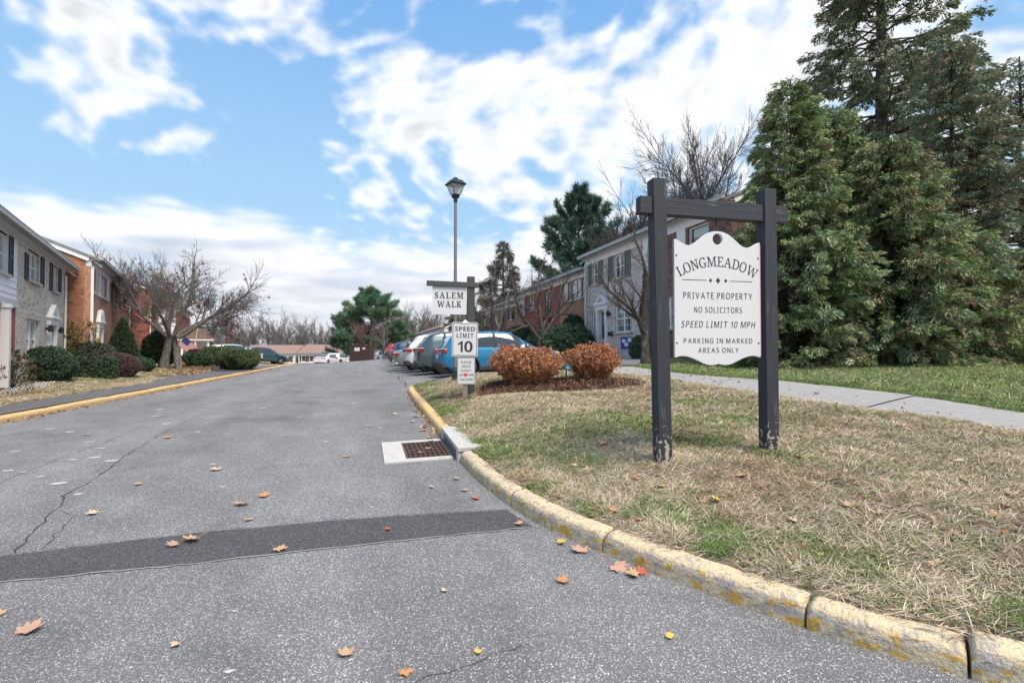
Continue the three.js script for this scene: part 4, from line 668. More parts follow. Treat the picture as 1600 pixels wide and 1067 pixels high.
{ // long low far block: grey siding, then red, then white
  const F = 118, N = 60, y0 = -3.2, y1 = 4.3, secs = [], ms = [M.siding, M.siding, M.brickRed, M.siding, M.brickDark, M.siding, M.brickRed, M.brickTan]; const holes = [];
  for (let i = 0; i < 8; i++) { const hs = []; for (let k = 0; k < 3; k++) hs.push([i * 7.5 + 0.9 + k * 2.3, 2.3, i * 7.5 + 2.0 + k * 2.3, 3.6]); holes.push(...hs); secs.push({ x0: i * 7.5, x1: i * 7.5 + 7.498, m: ms[i], holes: hs }); }
  const h = houseBlock('row_house', 'long far terrace in white siding and red brick beyond the parked cars', undefined, 8.9, F, [0, -1], N, 9, y0, y1, secs, { friezeMat: M.trim, spouts: [7.5, 15, 22.5, 30, 37.5, 45, 52.5], roof: M.roofBrown });
  holes.forEach((q, i) => { windowUnit(h, ...q, { n: 1, detail: false, sill: null }); if (i % 2) { mesh('shutter', box(0.4, 1.3, 0.04, q[0] - 0.26, 2.95, 0.02), i % 4 === 1 ? M.shutterBlack : M.trim, h); mesh('shutter', box(0.4, 1.3, 0.04, q[2] + 0.26, 2.95, 0.02), i % 4 === 1 ? M.shutterBlack : M.trim, h); } });
}
{ // far blocks across the end of the road
  const mk = (label, w0, s0, L, y0, y1, m, roof, ws) => { const hs = ws.map((x) => [x, y1 - 1.95, x + 0.85, y1 - 0.75]); const h = houseBlock('row_house', label, undefined, w0, s0, [0.96, -0.28], L, 9, y0, y1, [{ x0: 0, x1: L, y1: y1 - 2.3, m, holes: [] }, { x0: 0, x1: L, y0: y1 - 2.298, m: M.siding, holes: hs }], { roof, friezeMat: M.trim, spouts: [0.2], gable: [m, m] }); hs.forEach((q, i) => { windowUnit(h, ...q, { n: 1, detail: false, sill: null }); for (const x of [q[0] - 0.22, q[2] + 0.22]) mesh('shutter', box(0.36, 1.25, 0.04, x, y1 - 1.35, 0.02), i < 5 ? M.shutterMaroon : M.shutterBlack, h); }); return h; };
  const h = mk('far brick block with brown roof and a row of shuttered windows', -13.6, 121, 13.8, -4.4, 1.1, M.brickOrange, M.roofBrown, [0.7, 2.4, 4.1, 5.8, 7.5, 9.2, 11, 12.4]);
  doorway(h, 4.4, -4.3, 1.1, 2.2, { style: 'scroll' });
  mk('far pale green sided block left of the brown-roofed brick block', -25.6, 124.6, 11.8, -4.4, 1.0, mat([0.3, 0.38, 0.36], 0.8), M.roofBrown, [1, 3, 5.4, 8, 10]);
}
{ // white house behind the evergreens
  const h = houseBlock('sided_house', 'white sided house glimpsed behind the tall evergreens', undefined, 20.5, 33.5, [0.85, -0.53], 18, 9, 1.2, 7.2, [{ x0: 0, x1: 18, m: M.siding, holes: [[3, 4.6, 4.6, 5.9], [9, 4.6, 10.6, 5.9], [14, 4.6, 15.6, 5.9]] }], { friezeMat: M.trim });
  for (const x of [3, 9, 14]) windowUnit(h, x, 4.6, x + 1.6, 5.9, { n: 2 });
}
// ---------- cars ----------
const lin = (l, x) => { if (x <= l[0][0]) return l[0][1]; for (let i = 1; i < l.length; i++) if (x <= l[i][0]) { const t = (x - l[i - 1][0]) / (l[i][0] - l[i - 1][0]); return lerp(l[i - 1][1], l[i][1], t); } return l[l.length - 1][1]; };
const smooth = (l) => { const c = new THREE.CatmullRomCurve3(l.map(([a, b]) => new THREE.Vector3(a, b, 0)), false, 'catmullrom', 0.35).getPoints(l.length * 8).map((p) => [p.x, p.y]); return (x) => lin(c, x); };
function loftRings(rings, closedEnds = true) {       // rings: arrays of [x,y,z], same count, closed loops
  const pos = [], idx = [], n = rings[0].length;
  for (const r of rings) for (const p of r) pos.push(...p);
  for (let i = 0; i + 1 < rings.length; i++) for (let k = 0; k < n; k++) { const a = i * n + k, b = i * n + (k + 1) % n; idx.push(a, b, a + n, b, b + n, a + n); }
  if (closedEnds) for (const e of [0, rings.length - 1]) { const c = rings[e].reduce((q, p) => [q[0] + p[0] / n, q[1] + p[1] / n, q[2] + p[2] / n], [0, 0, 0]), ci = pos.length / 3; pos.push(...c); for (let k = 0; k < n; k++) { const a = e * n + k, b = e * n + (k + 1) % n; if (e) idx.push(ci, a, b); else idx.push(ci, b, a); } }
  const g = new THREE.BufferGeometry(); g.setAttribute('position', new THREE.Float32BufferAttribute(pos, 3)); g.setAttribute('uv', new THREE.Float32BufferAttribute(new Float32Array(pos.length / 3 * 2), 2)); g.setIndex(idx); g.computeVertexNormals(); return g;
}
const carGlass = new THREE.MeshPhysicalMaterial({ color: C(0.035, 0.045, 0.05), roughness: 0.04, clearcoat: 1, clearcoatRoughness: 0.02 });
const tyreM = mat([0.018, 0.018, 0.019], 0.9), rimM = mat([0.45, 0.46, 0.48], 0.3, { metalness: 0.9 }), cladM = mat([0.028, 0.029, 0.03], 0.75), redLens = new THREE.MeshPhysicalMaterial({ color: C(0.33, 0.012, 0.018), roughness: 0.12, clearcoat: 1 }), clearLens = mat([0.6, 0.6, 0.62], 0.15), plateM = mat([0.6, 0.62, 0.65], 0.5), chromeM = mat([0.6, 0.6, 0.62], 0.2, { metalness: 1 });
const paintOf = (c, metal = 0.25) => new THREE.MeshPhysicalMaterial({ color: C(...c), roughness: 0.32, metalness: metal, clearcoat: 1, clearcoatRoughness: 0.04 });
function wheelInto(parent, x, z, R, side) {
  const tg = new THREE.LatheGeometry([[R * 0.62, -0.1], [R * 0.9, -0.105], [R * 0.985, -0.08], [R, -0.03], [R, 0.03], [R * 0.985, 0.08], [R * 0.9, 0.105], [R * 0.62, 0.1]].map(([a, b]) => new THREE.Vector2(a, b)), 28).rotateX(Math.PI / 2);
  const w = mesh('wheel', tg, tyreM, parent); w.position.set(x, R, z);
  const g = [new THREE.LatheGeometry([[R * 0.55, -0.08], [R * 0.66, 0.06], [R * 0.66, 0.1], [R * 0.6, 0.1]].map(([a, b]) => new THREE.Vector2(a, b)), 24).rotateX(Math.PI / 2 * 1), cyl(0.05, 0.05, 0.06, 0, 0, 0, 12).rotateX(Math.PI / 2).translate(0, 0, 0.075)];
  for (let k = 0; k < 5; k++) for (const q of [-0.13, 0.13]) g.push(rbox(R * 0.6, 0.035, 0.03, R * 0.33, 0, 0.075, 0.01).rotateZ(k * 1.2566 + q));
  const rim = mesh('rim', merge(g), rimM, w); if (side < 0) rim.rotation.y = Math.PI;
  mesh('brake_disc', cyl(R * 0.42, R * 0.42, 0.03, 0, 0, 0, 20).rotateX(Math.PI / 2), rimM, w);
  return w;
}
function buildCar(spec) {
  const { L, W, deck, belt, roof, bot, R, wb, wx, gx0, gx1, rs, re, tail, clad } = spec, dk = smooth(deck), bl = smooth(belt), rf = smooth(roof), hw = (x) => { const t = Math.abs(x) / (L / 2); return W / 2 * (1 - 0.13 * ss(0.72, 1, t) - 0.14 * ss(0.93, 1.02, t)); };
  const root = new THREE.Group(), N = 44, rings = [];
  for (let i = 0; i <= N; i++) {
    const x = -L / 2 + L * (0.5 - 0.5 * Math.cos(Math.PI * i / N)), h = hw(x), top = dk(x), b = Math.min(bl(x), top), y0 = lin(bot, x);
    const half = [[0.0, y0], [h * 0.84, y0], [h * 0.955, y0 + 0.07], [h * 0.985, lerp(y0, b, 0.3)], [h, lerp(y0, b, 0.62)], [h * 0.985, lerp(y0, b, 0.86)], [h * 0.945, b], [h * 0.86, lerp(b, top, 0.55)], [h * 0.5, lerp(b, top, 0.93)], [0, top]];
    const ring = half.map(([z, y]) => [x, y, z]); for (let k = half.length - 2; k > 0; k--) ring.push([x, half[k][1], -half[k][0]]);
    rings.push(ring);
  }
  let body = new Brush(loftRings(rings)); body.updateMatrixWorld(); const ev = new Evaluator(); ev.attributes = ['position', 'normal', 'uv']; ev.useGroups = false;
  for (const x of [wx - wb, wx]) for (const sd of [-1, 1]) { const c = new Brush(new THREE.CylinderGeometry(R + 0.055, R + 0.055, 0.46, 28).rotateX(Math.PI / 2)); c.position.set(x, R, sd * W / 2); c.updateMatrixWorld(); body = ev.evaluate(body, c, SUBTRACTION); }
  mesh('body', toCreasedNormals(body.geometry, 0.55), null, root);
  // greenhouse surface, t from belt (0) to the middle of the roof (1)
  const gp = (x, t, side, off = 0) => {
    const b = bl(x) - 0.03, r = Math.max(rf(x), b + 0.01), bw = hw(x) * 0.945, tw = hw(x) * 0.74, pts = [[0, bw, b], [0.28, lerp(bw, tw, 0.5) + 0.02, lerp(b, r, 0.46)], [0.5, tw + 0.015, lerp(b, r, 0.87)], [0.62, tw * 0.93, lerp(b, r, 0.965)], [0.8, tw * 0.5, lerp(b, r, 0.995)], [1, 0, r]];
    let i = 1; while (i < 5 && t > pts[i][0]) i++; const q = (t - pts[i - 1][0]) / (pts[i][0] - pts[i - 1][0]), z = lerp(pts[i - 1][1], pts[i][1], q), y = lerp(pts[i - 1][2], pts[i][2], q);
    const nz = t < 0.5 ? 0.93 : t < 0.62 ? 0.6 : 0.08, ny = t < 0.5 ? 0.36 : t < 0.62 ? 0.8 : 1; return [x, y + ny * off, side * (z + nz * off)];
  };
  const patch = (x0, x1, t0, t1, off, sides = [1, -1], shear = 0) => merge(sides.map((sd) => { const pos = [], idx = [], A = 14, B = 12; for (let i = 0; i <= A; i++) for (let j = 0; j <= B; j++) { const t = lerp(t0, t1, j / B), x = lerp(x0, x1, i / A) + shear * (t - t0); pos.push(...gp(clamp(x, gx0, gx1), t, sd, off)); if (i && j) { const a = i * (B + 1) + j, c = a - B - 1; if (sd > 0) idx.push(c - 1, a - 1, c, c, a - 1, a); else idx.push(c - 1, c, a - 1, c, a, a - 1); } } const g = new THREE.BufferGeometry(); g.setAttribute('position', new THREE.Float32BufferAttribute(pos, 3)); g.setAttribute('uv', new THREE.Float32BufferAttribute(new Float32Array(pos.length / 3 * 2), 2)); g.setIndex(idx); g.computeVertexNormals(); return g; }));
  mesh('windows', patch(gx0, gx1, 0, 1, 0), carGlass, root);
  const rfp = mesh('roof_panel', patch(rs, re, 0.5, 1, 0.012), null, root); rfp.userData.paint = 1;
  for (const sd of [1, -1]) { mesh('rear_pillar', patch(gx0, spec.dp, 0, 0.56, 0.01, [sd], 0.3), null, root); mesh('front_pillar', patch(re + 0.5, re + 0.62, 0, 0.56, 0.01, [sd], -0.62), null, root); }
  for (const x of spec.pillars) for (const sd of [1, -1]) mesh('door_pillar', patch(x, x + 0.09, 0, 0.54, 0.008, [sd]), cladM, root);
  if (spec.hatch) mesh('spoiler', patch(rs - 0.22, rs + 0.04, 0.5, 1, 0.025), null, root);
  // seams, handles, mirrors
  const sideZ = (x, y) => hw(x) * 0.995;
  for (const x of spec.seams) for (const sd of [1, -1]) mesh('door_seam', box(0.012, 0.5, 0.01, x, 0.62, sd * (hw(x) + 0.001)), cladM, root);
  for (const x of spec.handles) for (const sd of [1, -1]) mesh('door_handle', rbox(0.2, 0.035, 0.04, x, bl(x) - 0.14, sd * (hw(x) * 0.99 + 0.012), 0.012), null, root);
  for (const sd of [1, -1]) mesh('mirror', rbox(0.14, 0.13, 0.2, re + 0.42, bl(re + 0.4) + 0.06, sd * (W / 2 + 0.08), 0.05), null, root);
  if (clad) { for (const sd of [1, -1]) mesh('sill_trim', rbox(wb - 2 * R - 0.1, 0.14, 0.06, wx - wb / 2, 0.28, sd * (W / 2 - 0.035), 0.02), cladM, root); }
  for (const x of [wx - wb, wx]) for (const sd of [1, -1]) { const s = new THREE.Shape(); s.absarc(0, 0, R + 0.1, 0.0, Math.PI); s.lineTo(-(R + 0.055), 0); s.absarc(0, 0, R + 0.055, Math.PI, 0, true); mesh('wheel_arch', ext(s, 0.03).translate(x, R, sd * (hw(x) - 0.012) - 0.015), clad ? cladM : null, root); wheelInto(root, x, sd * (W / 2 - 0.12), R, sd); mesh('arch_liner', cyl(R + 0.05, R + 0.05, 0.02, 0, 0, 0, 20).rotateX(Math.PI / 2).translate(x, R, sd * (W / 2 - 0.235)), M.black, root); }
  // rear: lamps, bumper, plate, badge bar
  const xr = -L / 2;
  for (const sd of [1, -1]) { const g = rbox(tail.d, tail.h, tail.w, 0, 0, 0, 0.04); const p = g.attributes.position; for (let i = 0; i < p.count; i++) { const z = p.getZ(i) * sd; p.setX(i, p.getX(i) + 0.16 * Math.max(0, z + tail.w / 2) * (z > 0 ? 1.6 : 0.9)); } mesh('tail_lamp', g.translate(xr + tail.x, tail.y, sd * (W / 2 - tail.w / 2 - 0.045)), redLens, root); }
  mesh('rear_bumper', rbox(0.3, clad ? 0.26 : 0.16, W * 0.86, xr + 0.13, clad ? 0.42 : 0.36, 0, 0.08), clad ? cladM : null, root);
  mesh('number_plate', box(0.012, 0.15, 0.31, xr + (tail.px || 0.0), tail.py, 0), plateM, root); if (tail.bar) mesh('trim_bar', rbox(0.05, 0.04, W * 0.5, xr + 0.03, tail.y + 0.02, 0, 0.01), chromeM, root);
  for (const sd of [1, -1]) mesh('headlamp', rbox(0.36, 0.14, 0.34, L / 2 - 0.24, dk(L / 2 - 0.25) - 0.15, sd * (W / 2 - 0.27), 0.06), clearLens, root);
  mesh('front_bumper', rbox(0.25, 0.22, W * 0.84, L / 2 - 0.1, 0.36, 0, 0.08), cladM, root); mesh('underbody', box(L * 0.86, 0.06, W * 0.74, 0, 0.22, 0), M.black, root);
  return root;
}
const bodies = {
  hatch: buildCar({ L: 4.45, W: 1.8, R: 0.34, wb: 2.66, wx: 1.36, clad: true, hatch: true, gx0: -2.12, gx1: 1.25, rs: -1.72, re: 0.42, dp: -1.35, bot: [[-2.2, 0.42], [-1.8, 0.24], [1.8, 0.24], [2.2, 0.34]],
    deck: [[-2.22, 0.66], [-2.18, 0.92], [-2.05, 1.03], [-1, 1.03], [0.9, 1.02], [1.3, 0.98], [1.9, 0.88], [2.12, 0.76], [2.22, 0.5]], belt: [[-2.22, 0.66], [-2.1, 0.98], [-1, 1.0], [0.9, 0.95], [1.4, 0.9], [2.0, 0.76], [2.22, 0.48]], roof: [[-2.12, 1.0], [-1.95, 1.2], [-1.72, 1.46], [-1.2, 1.545], [-0.4, 1.575], [0.2, 1.53], [0.42, 1.47], [0.85, 1.22], [1.25, 0.98]], tail: { d: 0.14, w: 0.44, h: 0.17, x: 0.05, y: 0.93, py: 0.74 }, pillars: [-0.35, -1.2], seams: [0.68, -0.38], handles: [-0.12, -1.0] }),
  suv: buildCar({ L: 4.75, W: 1.88, R: 0.37, wb: 2.72, wx: 1.4, clad: true, hatch: true, gx0: -2.3, gx1: 1.3, rs: -1.75, re: 0.4, dp: -1.45, bot: [[-2.35, 0.46], [-1.9, 0.27], [1.9, 0.27], [2.35, 0.38]],
    deck: [[-2.37, 0.72], [-2.33, 1.0], [-2.2, 1.13], [-1, 1.14], [0.9, 1.12], [1.3, 1.09], [2.0, 1.0], [2.25, 0.85], [2.37, 0.55]], belt: [[-2.37, 0.72], [-2.25, 1.06], [-1, 1.1], [0.9, 1.05], [1.4, 1.0], [2.1, 0.85], [2.37, 0.52]], roof: [[-2.3, 1.1], [-2.1, 1.32], [-1.75, 1.6], [-1.2, 1.68], [-0.4, 1.7], [0.2, 1.66], [0.4, 1.6], [0.9, 1.3], [1.3, 1.08]], tail: { d: 0.2, w: 0.52, h: 0.17, x: 0.045, y: 1.0, py: 0.8, bar: 1 }, pillars: [-0.35, -1.3], seams: [0.7, -0.4], handles: [-0.12, -1.05] }),
  sedan: buildCar({ L: 4.75, W: 1.82, R: 0.33, wb: 2.75, wx: 1.4, clad: false, hatch: false, gx0: -1.85, gx1: 1.2, rs: -1.05, re: 0.35, dp: -1.0, bot: [[-2.35, 0.36], [-1.9, 0.2], [1.9, 0.2], [2.35, 0.3]],
    deck: [[-2.37, 0.6], [-2.34, 0.9], [-2.26, 1.01], [-1.8, 1.03], [-1, 1.0], [0.9, 0.97], [1.3, 0.93], [2.0, 0.82], [2.25, 0.7], [2.37, 0.46]], belt: [[-2.37, 0.6], [-2.25, 0.93], [-1.6, 0.97], [0.9, 0.91], [1.4, 0.86], [2.1, 0.7], [2.37, 0.44]], roof: [[-1.85, 0.99], [-1.5, 1.18], [-1.05, 1.38], [-0.6, 1.44], [-0.1, 1.45], [0.35, 1.37], [0.8, 1.14], [1.2, 0.93]], tail: { d: 0.16, w: 0.48, h: 0.15, x: 0.05, y: 0.84, py: 0.72, bar: 1 }, pillars: [-0.35], seams: [0.62, -0.38], handles: [-0.1, -0.95] }),
};
function car(type, label, w, s, turn, paint, group, y) {
  const o = bodies[type].clone(); o.name = numbered(type === 'sedan' ? 'parked_sedan' : type === 'suv' ? 'parked_suv' : 'parked_hatchback'); scene.add(o);
  const c = Math.cos(turn), sn = Math.sin(turn), gy = (d) => groundY(w + c * d, s + sn * d);
  o.position.set(w, y ?? (gy(1.3) + gy(-1.3)) / 2, -s); o.rotation.set(0, turn, y === undefined ? Math.atan((gy(1.3) - gy(-1.3)) / 2.6) : 0);
  o.traverse((m) => { if (m.isMesh && !m.material) m.material = paint; }); tag(o, label, type === 'sedan' ? 'car' : type === 'suv' ? 'suv' : 'car', group);
  return o;
}
for (const b of Object.values(bodies)) b.traverse((m) => { if (m.isMesh && m.material === null) m.material = undefined; });
const P = 'cars parked in bays on the right', rear = (w, L) => w + L / 2;
car('hatch', 'bright blue hatchback parked beside the speed limit sign', rear(2.55, 4.45), 18.25, 0.02, paintOf([0.008, 0.18, 0.36]), P);
car('suv', 'dark slate suv with pointed red tail lamps next to the blue hatchback', rear(2.05, 4.75), 20.95, 0.0, paintOf([0.07, 0.105, 0.12], 0.5), P);
car('suv', 'white suv parked between the slate suv and the green-grey sedan', rear(1.85, 4.75), 23.7, 0, paintOf([0.66, 0.67, 0.68], 0), P);
car('sedan', 'green-grey sedan parked beside the white suv', rear(1.5, 4.75), 26.5, 0.01, paintOf([0.2, 0.25, 0.24], 0.4), P);
car('sedan', 'pale silver sedan parked beyond the green-grey sedan', rear(1.75, 4.75), 29.4, 0, paintOf([0.5, 0.54, 0.58], 0.5), P);
car('hatch', 'navy blue hatchback parked beyond the silver sedan', rear(1.7, 4.45), 33.2, 0, paintOf([0.03, 0.05, 0.1], 0.4), P);
car('hatch', 'red hatchback parked beyond the navy hatchback', rear(1.9, 4.45), 37.0, 0, paintOf([0.35, 0.02, 0.04], 0.2), P);
car('suv', 'black suv parked among the farther cars', rear(2.1, 4.75), 42.5, 0, paintOf([0.03, 0.032, 0.036], 0.3), P);
car('sedan', 'dark grey sedan parked near the far end of the bays', rear(1.9, 4.75), 48, 0, paintOf([0.07, 0.08, 0.09], 0.4), P);
car('suv', 'bright red suv parked next to the brown trash enclosure', rear(2.2, 4.75), 55, 0, paintOf([0.4, 0.015, 0.03], 0.1), P);
// beyond the crest, and on the left
const Q = 'cars parked beyond the crest of the road', wht = paintOf([0.68, 0.69, 0.7], 0);
[['sedan', -4.6, 74], ['suv', -3.2, 76.5], ['sedan', -1.6, 79], ['suv', 0.2, 76], ['sedan', 1.8, 74]].forEach(([k, w, s], i) => car(k, ['white sedan leftmost of the cars below the far brick block', 'white suv below the far brick block, beside a white sedan', 'white sedan between two white suvs below the far brick block', 'white suv left of the silver sedan by the trash enclosure', 'silver sedan just left of the brown trash enclosure'][i], w, s, 1.1, i === 4 ? paintOf([0.45, 0.47, 0.5], 0.4) : wht, Q));
car('suv', 'white suv parked behind the big clipped yew', -11.8, 54.5, 0.6, wht, 'cars on the left'); car('hatch', 'dark teal hatchback parked behind the big clipped yew', -9.6, 56.5, 0.6, paintOf([0.03, 0.09, 0.11], 0.3), 'cars on the left');
{ // trash enclosure
  const w = -0.1, s = 63.5, t = thing('trash_enclosure', 'brown board trash enclosure with white notices at the road end', 'enclosure', w, groundY(w, s) - 0.1, s, -0.29), brown = mat([0.05, 0.028, 0.026], 0.85);
  for (let i = 0; i < 11; i++) mesh('board', box(0.2, 1.85, 0.04, -1.05 + i * 0.21, 0.93, 0.9), brown, t);
  mesh('side_panel', box(0.05, 1.85, 1.8, -1.17, 0.93, 0), brown, t); mesh('side_panel', box(0.05, 1.85, 1.8, 1.17, 0.93, 0), brown, t); mesh('top_rail', box(2.4, 0.1, 0.08, 0, 1.87, 0.9), brown, t);
  mesh('notice', box(0.62, 0.4, 0.01, -0.3, 1.45, 0.93), M.signWhite, t); mesh('notice', box(0.3, 0.22, 0.01, 0.5, 1.55, 0.93), M.signWhite, t);
}
{ // small flag, pumpkin, yard sign, wire edging
  const r = rng(4);
  const w = -12.6, s = 45.5, y = groundY(w, s), t = thing('flag', 'small striped flag with blue canton hanging from a pole', 'flag', w, y, s, -0.2);
  mesh('pole', cyl(0.02, 0.02, 2.6, -0.3, 1.7, 0, 8).rotateZ(-0.15), M.trim, t);
  const cloth = (x0, x1, y0, y1, z, m) => { const g = new THREE.PlaneGeometry(x1 - x0, y1 - y0, 10, 3).translate((x0 + x1) / 2, (y0 + y1) / 2, z), p = g.attributes.position; for (let i = 0; i < p.count; i++) p.setZ(i, z + 0.05 * Math.sin(p.getX(i) * 7)); g.rotateZ(-0.75); return g.translate(-0.75, 2.2, 0.05); }, red = mat([0.42, 0.03, 0.05], 0.8), wh = mat([0.68, 0.66, 0.66], 0.8), blue = mat([0.03, 0.045, 0.17], 0.8);
  for (let i = 0; i < 13; i++) mesh('stripe', cloth(0, 1.5, -i * 0.068 - 0.067, -i * 0.068, 0, 0), i % 2 ? wh : red, t); mesh('canton', cloth(0, 0.6, -0.476, 0.003, 0.01, 0), blue, t);
  const pw = -11.25, ps = 37.6, pk = thing('pumpkin', 'orange pumpkin at the foot of the bare tree', 'pumpkin', pw, groundY(pw, ps), ps), segs = []; 
  for (let i = 0; i < 9; i++) { const a = i / 9 * 6.283; segs.push(new THREE.SphereGeometry(0.2, 10, 8).scale(0.72, 1, 0.72).translate(Math.cos(a) * 0.13, 0.19, Math.sin(a) * 0.13)); } mesh('shell', merge(segs), mat([0.55, 0.13, 0.03], 0.6), pk); mesh('stem', cyl(0.03, 0.02, 0.12, 0, 0.41, 0, 6), mat([0.12, 0.12, 0.05], 0.9), pk);
  const yw = 9.35, yS = 17.2, ys = thing('yard_sign', 'small blue yard sign with white marks before the white brick house', 'sign', 11.3, groundY(11.3, 20.4), 20.4, -0.7); mesh('panel', box(0.6, 0.55, 0.02, 0, 0.72, 0), mat([0.02, 0.05, 0.32], 0.6), ys); for (const x of [-0.22, 0.22]) mesh('stake', cyl(0.008, 0.008, 0.5, x, 0.22, 0, 6), M.black, ys);
  for (const [x, yy, q] of [[-0.16, 0.82, 0.09], [0.1, 0.86, 0.1], [-0.05, 0.66, 0.1], [0.17, 0.62, 0.08]]) mesh('print', cyl(q, q, 0.004, 0, 0, 0, 7).rotateX(Math.PI / 2).translate(x, yy, 0.013), mat([0.6, 0.62, 0.66], 0.6), ys);
  for (let k = 0; k < 5; k++) { const ww = -9.55 - 0.16 * k * 0.85, sv = 17.6 + 0.75 * k, e = thing('edging_hoops', 'low white wire edging hoops along the bed by the cream house', 'edging', ww, groundY(ww, sv), sv, 1.3, 'wire edging along the bed'); for (let i = 0; i < 6; i++) mesh('hoop', new THREE.TorusGeometry(0.09, 0.008, 4, 10, Math.PI).scale(0.8, 1.6, 1).translate(-0.3 + i * 0.13, 0.04, 0), M.trim, e); }
}
// ---------- trees and shrubs ----------
const barkTex = (key, a, b) => tex(256, 512, (x, y, u, v) => { const n = fbm(u * 14, v * 7 + key, 5, 14), k = ss(-0.25, 0.3, n); const c = mix3(a, b, k), l = ss(0.22, 0.4, fbm(u * 6 + 30, v * 6 + key, 4, 6)); return mix3(c, [0.3, 0.31, 0.27], l * 0.55); }, true, [2, 1]);
const barkBump = tex(256, 512, (x, y, u, v) => { const h = 0.5 + 0.6 * fbm(u * 16, v * 6, 5, 16); return [h, h, h]; }, false, [2, 1]);
M.barkGrey = mat([1, 1, 1], 0.95, { map: barkTex(1, [0.09, 0.08, 0.072], [0.27, 0.25, 0.225]), bumpMap: barkBump, bumpScale: 0.03 });
M.barkDark = mat([1, 1, 1], 0.95, { map: barkTex(5, [0.045, 0.038, 0.034], [0.12, 0.1, 0.09]), bumpMap: barkBump, bumpScale: 0.03 });
M.twig = mat([0.17, 0.15, 0.142], 0.9); M.twigDark = mat([0.09, 0.074, 0.068], 0.9); M.twigRed = mat([0.22, 0.11, 0.095], 0.95); M.twigBlue = mat([0.085, 0.078, 0.08], 0.95);
class Tubes {
  constructor() { this.p = []; this.n = []; this.u = []; this.i = []; }
  add(pts, rad, sides) {
    const base = this.p.length / 3; let N = new THREE.Vector3(), B = new THREE.Vector3(), T = new THREE.Vector3(), up = new THREE.Vector3(0.3, 0.1, 1), v = 0;
    pts.forEach((q, k) => {
      T.subVectors(pts[Math.min(k + 1, pts.length - 1)], pts[Math.max(k - 1, 0)]).normalize(); B.crossVectors(T, up).normalize(); N.crossVectors(B, T); if (k) v += q.distanceTo(pts[k - 1]);
      for (let s = 0; s <= sides; s++) { const a = s / sides * 6.28319, c = Math.cos(a), d = Math.sin(a), x = N.x * c + B.x * d, y = N.y * c + B.y * d, z = N.z * c + B.z * d, r = rad[k]; this.p.push(q.x + x * r, q.y + y * r, q.z + z * r); this.n.push(x, y, z); this.u.push(s / sides, v * 0.6); }
      if (k) for (let s = 0; s < sides; s++) { const a = base + k * (sides + 1) + s, b = a - sides - 1; this.i.push(b, b + 1, a, b + 1, a + 1, a); }
    });
  }
  build() { const g = new THREE.BufferGeometry(); g.setAttribute('position', new THREE.Float32BufferAttribute(this.p, 3)); g.setAttribute('normal', new THREE.Float32BufferAttribute(this.n, 3)); g.setAttribute('uv', new THREE.Float32BufferAttribute(this.u, 2)); g.setIndex(this.i); return g; }
}
const V3 = (x, y, z) => new THREE.Vector3(x, y, z);
function bareTree(parent, o) {                       // o.stems: [{p, d, len, r}], o.kids, o.ratio, o.spread, o.up, o.wobble
  const r = rng(o.seed), thick = new Tubes(), thin = new Tubes(), tips = [], maxL = o.kids.length;
  const go = (p, d, len, rad, lvl) => {
    const segs = lvl === 0 ? 8 : lvl < 3 ? 6 : 4, pts = [p.clone()], rr = [rad], dir = d.clone().normalize(), end = lvl === maxL ? 0.4 : 0.5; let q = p.clone();
    for (let k = 1; k <= segs; k++) { dir.add(V3(r() - 0.5, r() - 0.5 + o.up[Math.min(lvl, o.up.length - 1)], r() - 0.5).multiplyScalar(lvl ? o.wobble : o.wobble * 0.4)).normalize(); q = q.clone().addScaledVector(dir, len / segs); pts.push(q); rr.push(rad * lerp(1, end, k / segs) * (lvl === 0 && k === 1 ? 0.85 : 1)); }
    if (lvl === 0) rr[0] *= o.flare || 1.25;
    (lvl <= (o.thickLevels ?? 1) ? thick : thin).add(pts, rr.map((x) => Math.max(x, o.minR || 0.004)), lvl === 0 ? 12 : lvl === 1 ? 8 : lvl === 2 ? 5 : 3);
    if (lvl === maxL) { tips.push([q, dir.clone()]); return; }
    const n = o.kids[lvl], dd = V3();
    for (let k = 0; k < n; k++) {
      const t = lvl === 0 && o.crownAt ? lerp(o.crownAt, 1, (k + r()) / n) : lerp(0.28, 1, (k + 0.6 * r()) / n), f = t * segs, i = Math.min(segs - 1, Math.floor(f)), at = pts[i].clone().lerp(pts[i + 1], f - i);
      dd.subVectors(pts[i + 1], pts[i]).normalize(); const side = V3(r() - 0.5, r() - 0.5, r() - 0.5).cross(dd).normalize(), ang = lerp(o.spread[0], o.spread[1], r());
      const cd = dd.clone().multiplyScalar(Math.cos(ang)).addScaledVector(side, Math.sin(ang));
      go(at, cd, len * o.ratio[Math.min(lvl, o.ratio.length - 1)] * (0.65 + 0.6 * r()) * (1.1 - 0.35 * t), Math.max(rr[i] * 0.56, o.minR || 0.004), lvl + 1);
    }
    if (lvl < maxL && lvl > 0) go(q, dir, len * 0.55, rr[segs], lvl + 1);
  };
  for (const s of o.stems) go(V3(...s.p), V3(...s.d), s.len, s.r, s.lvl || 0);
  mesh('trunk', thick.build(), o.bark || M.barkGrey, parent);
  const cr = mesh('crown', thin.build(), o.twig || M.twig, parent); cr.userData.kind = 'stuff';
  return tips;
}
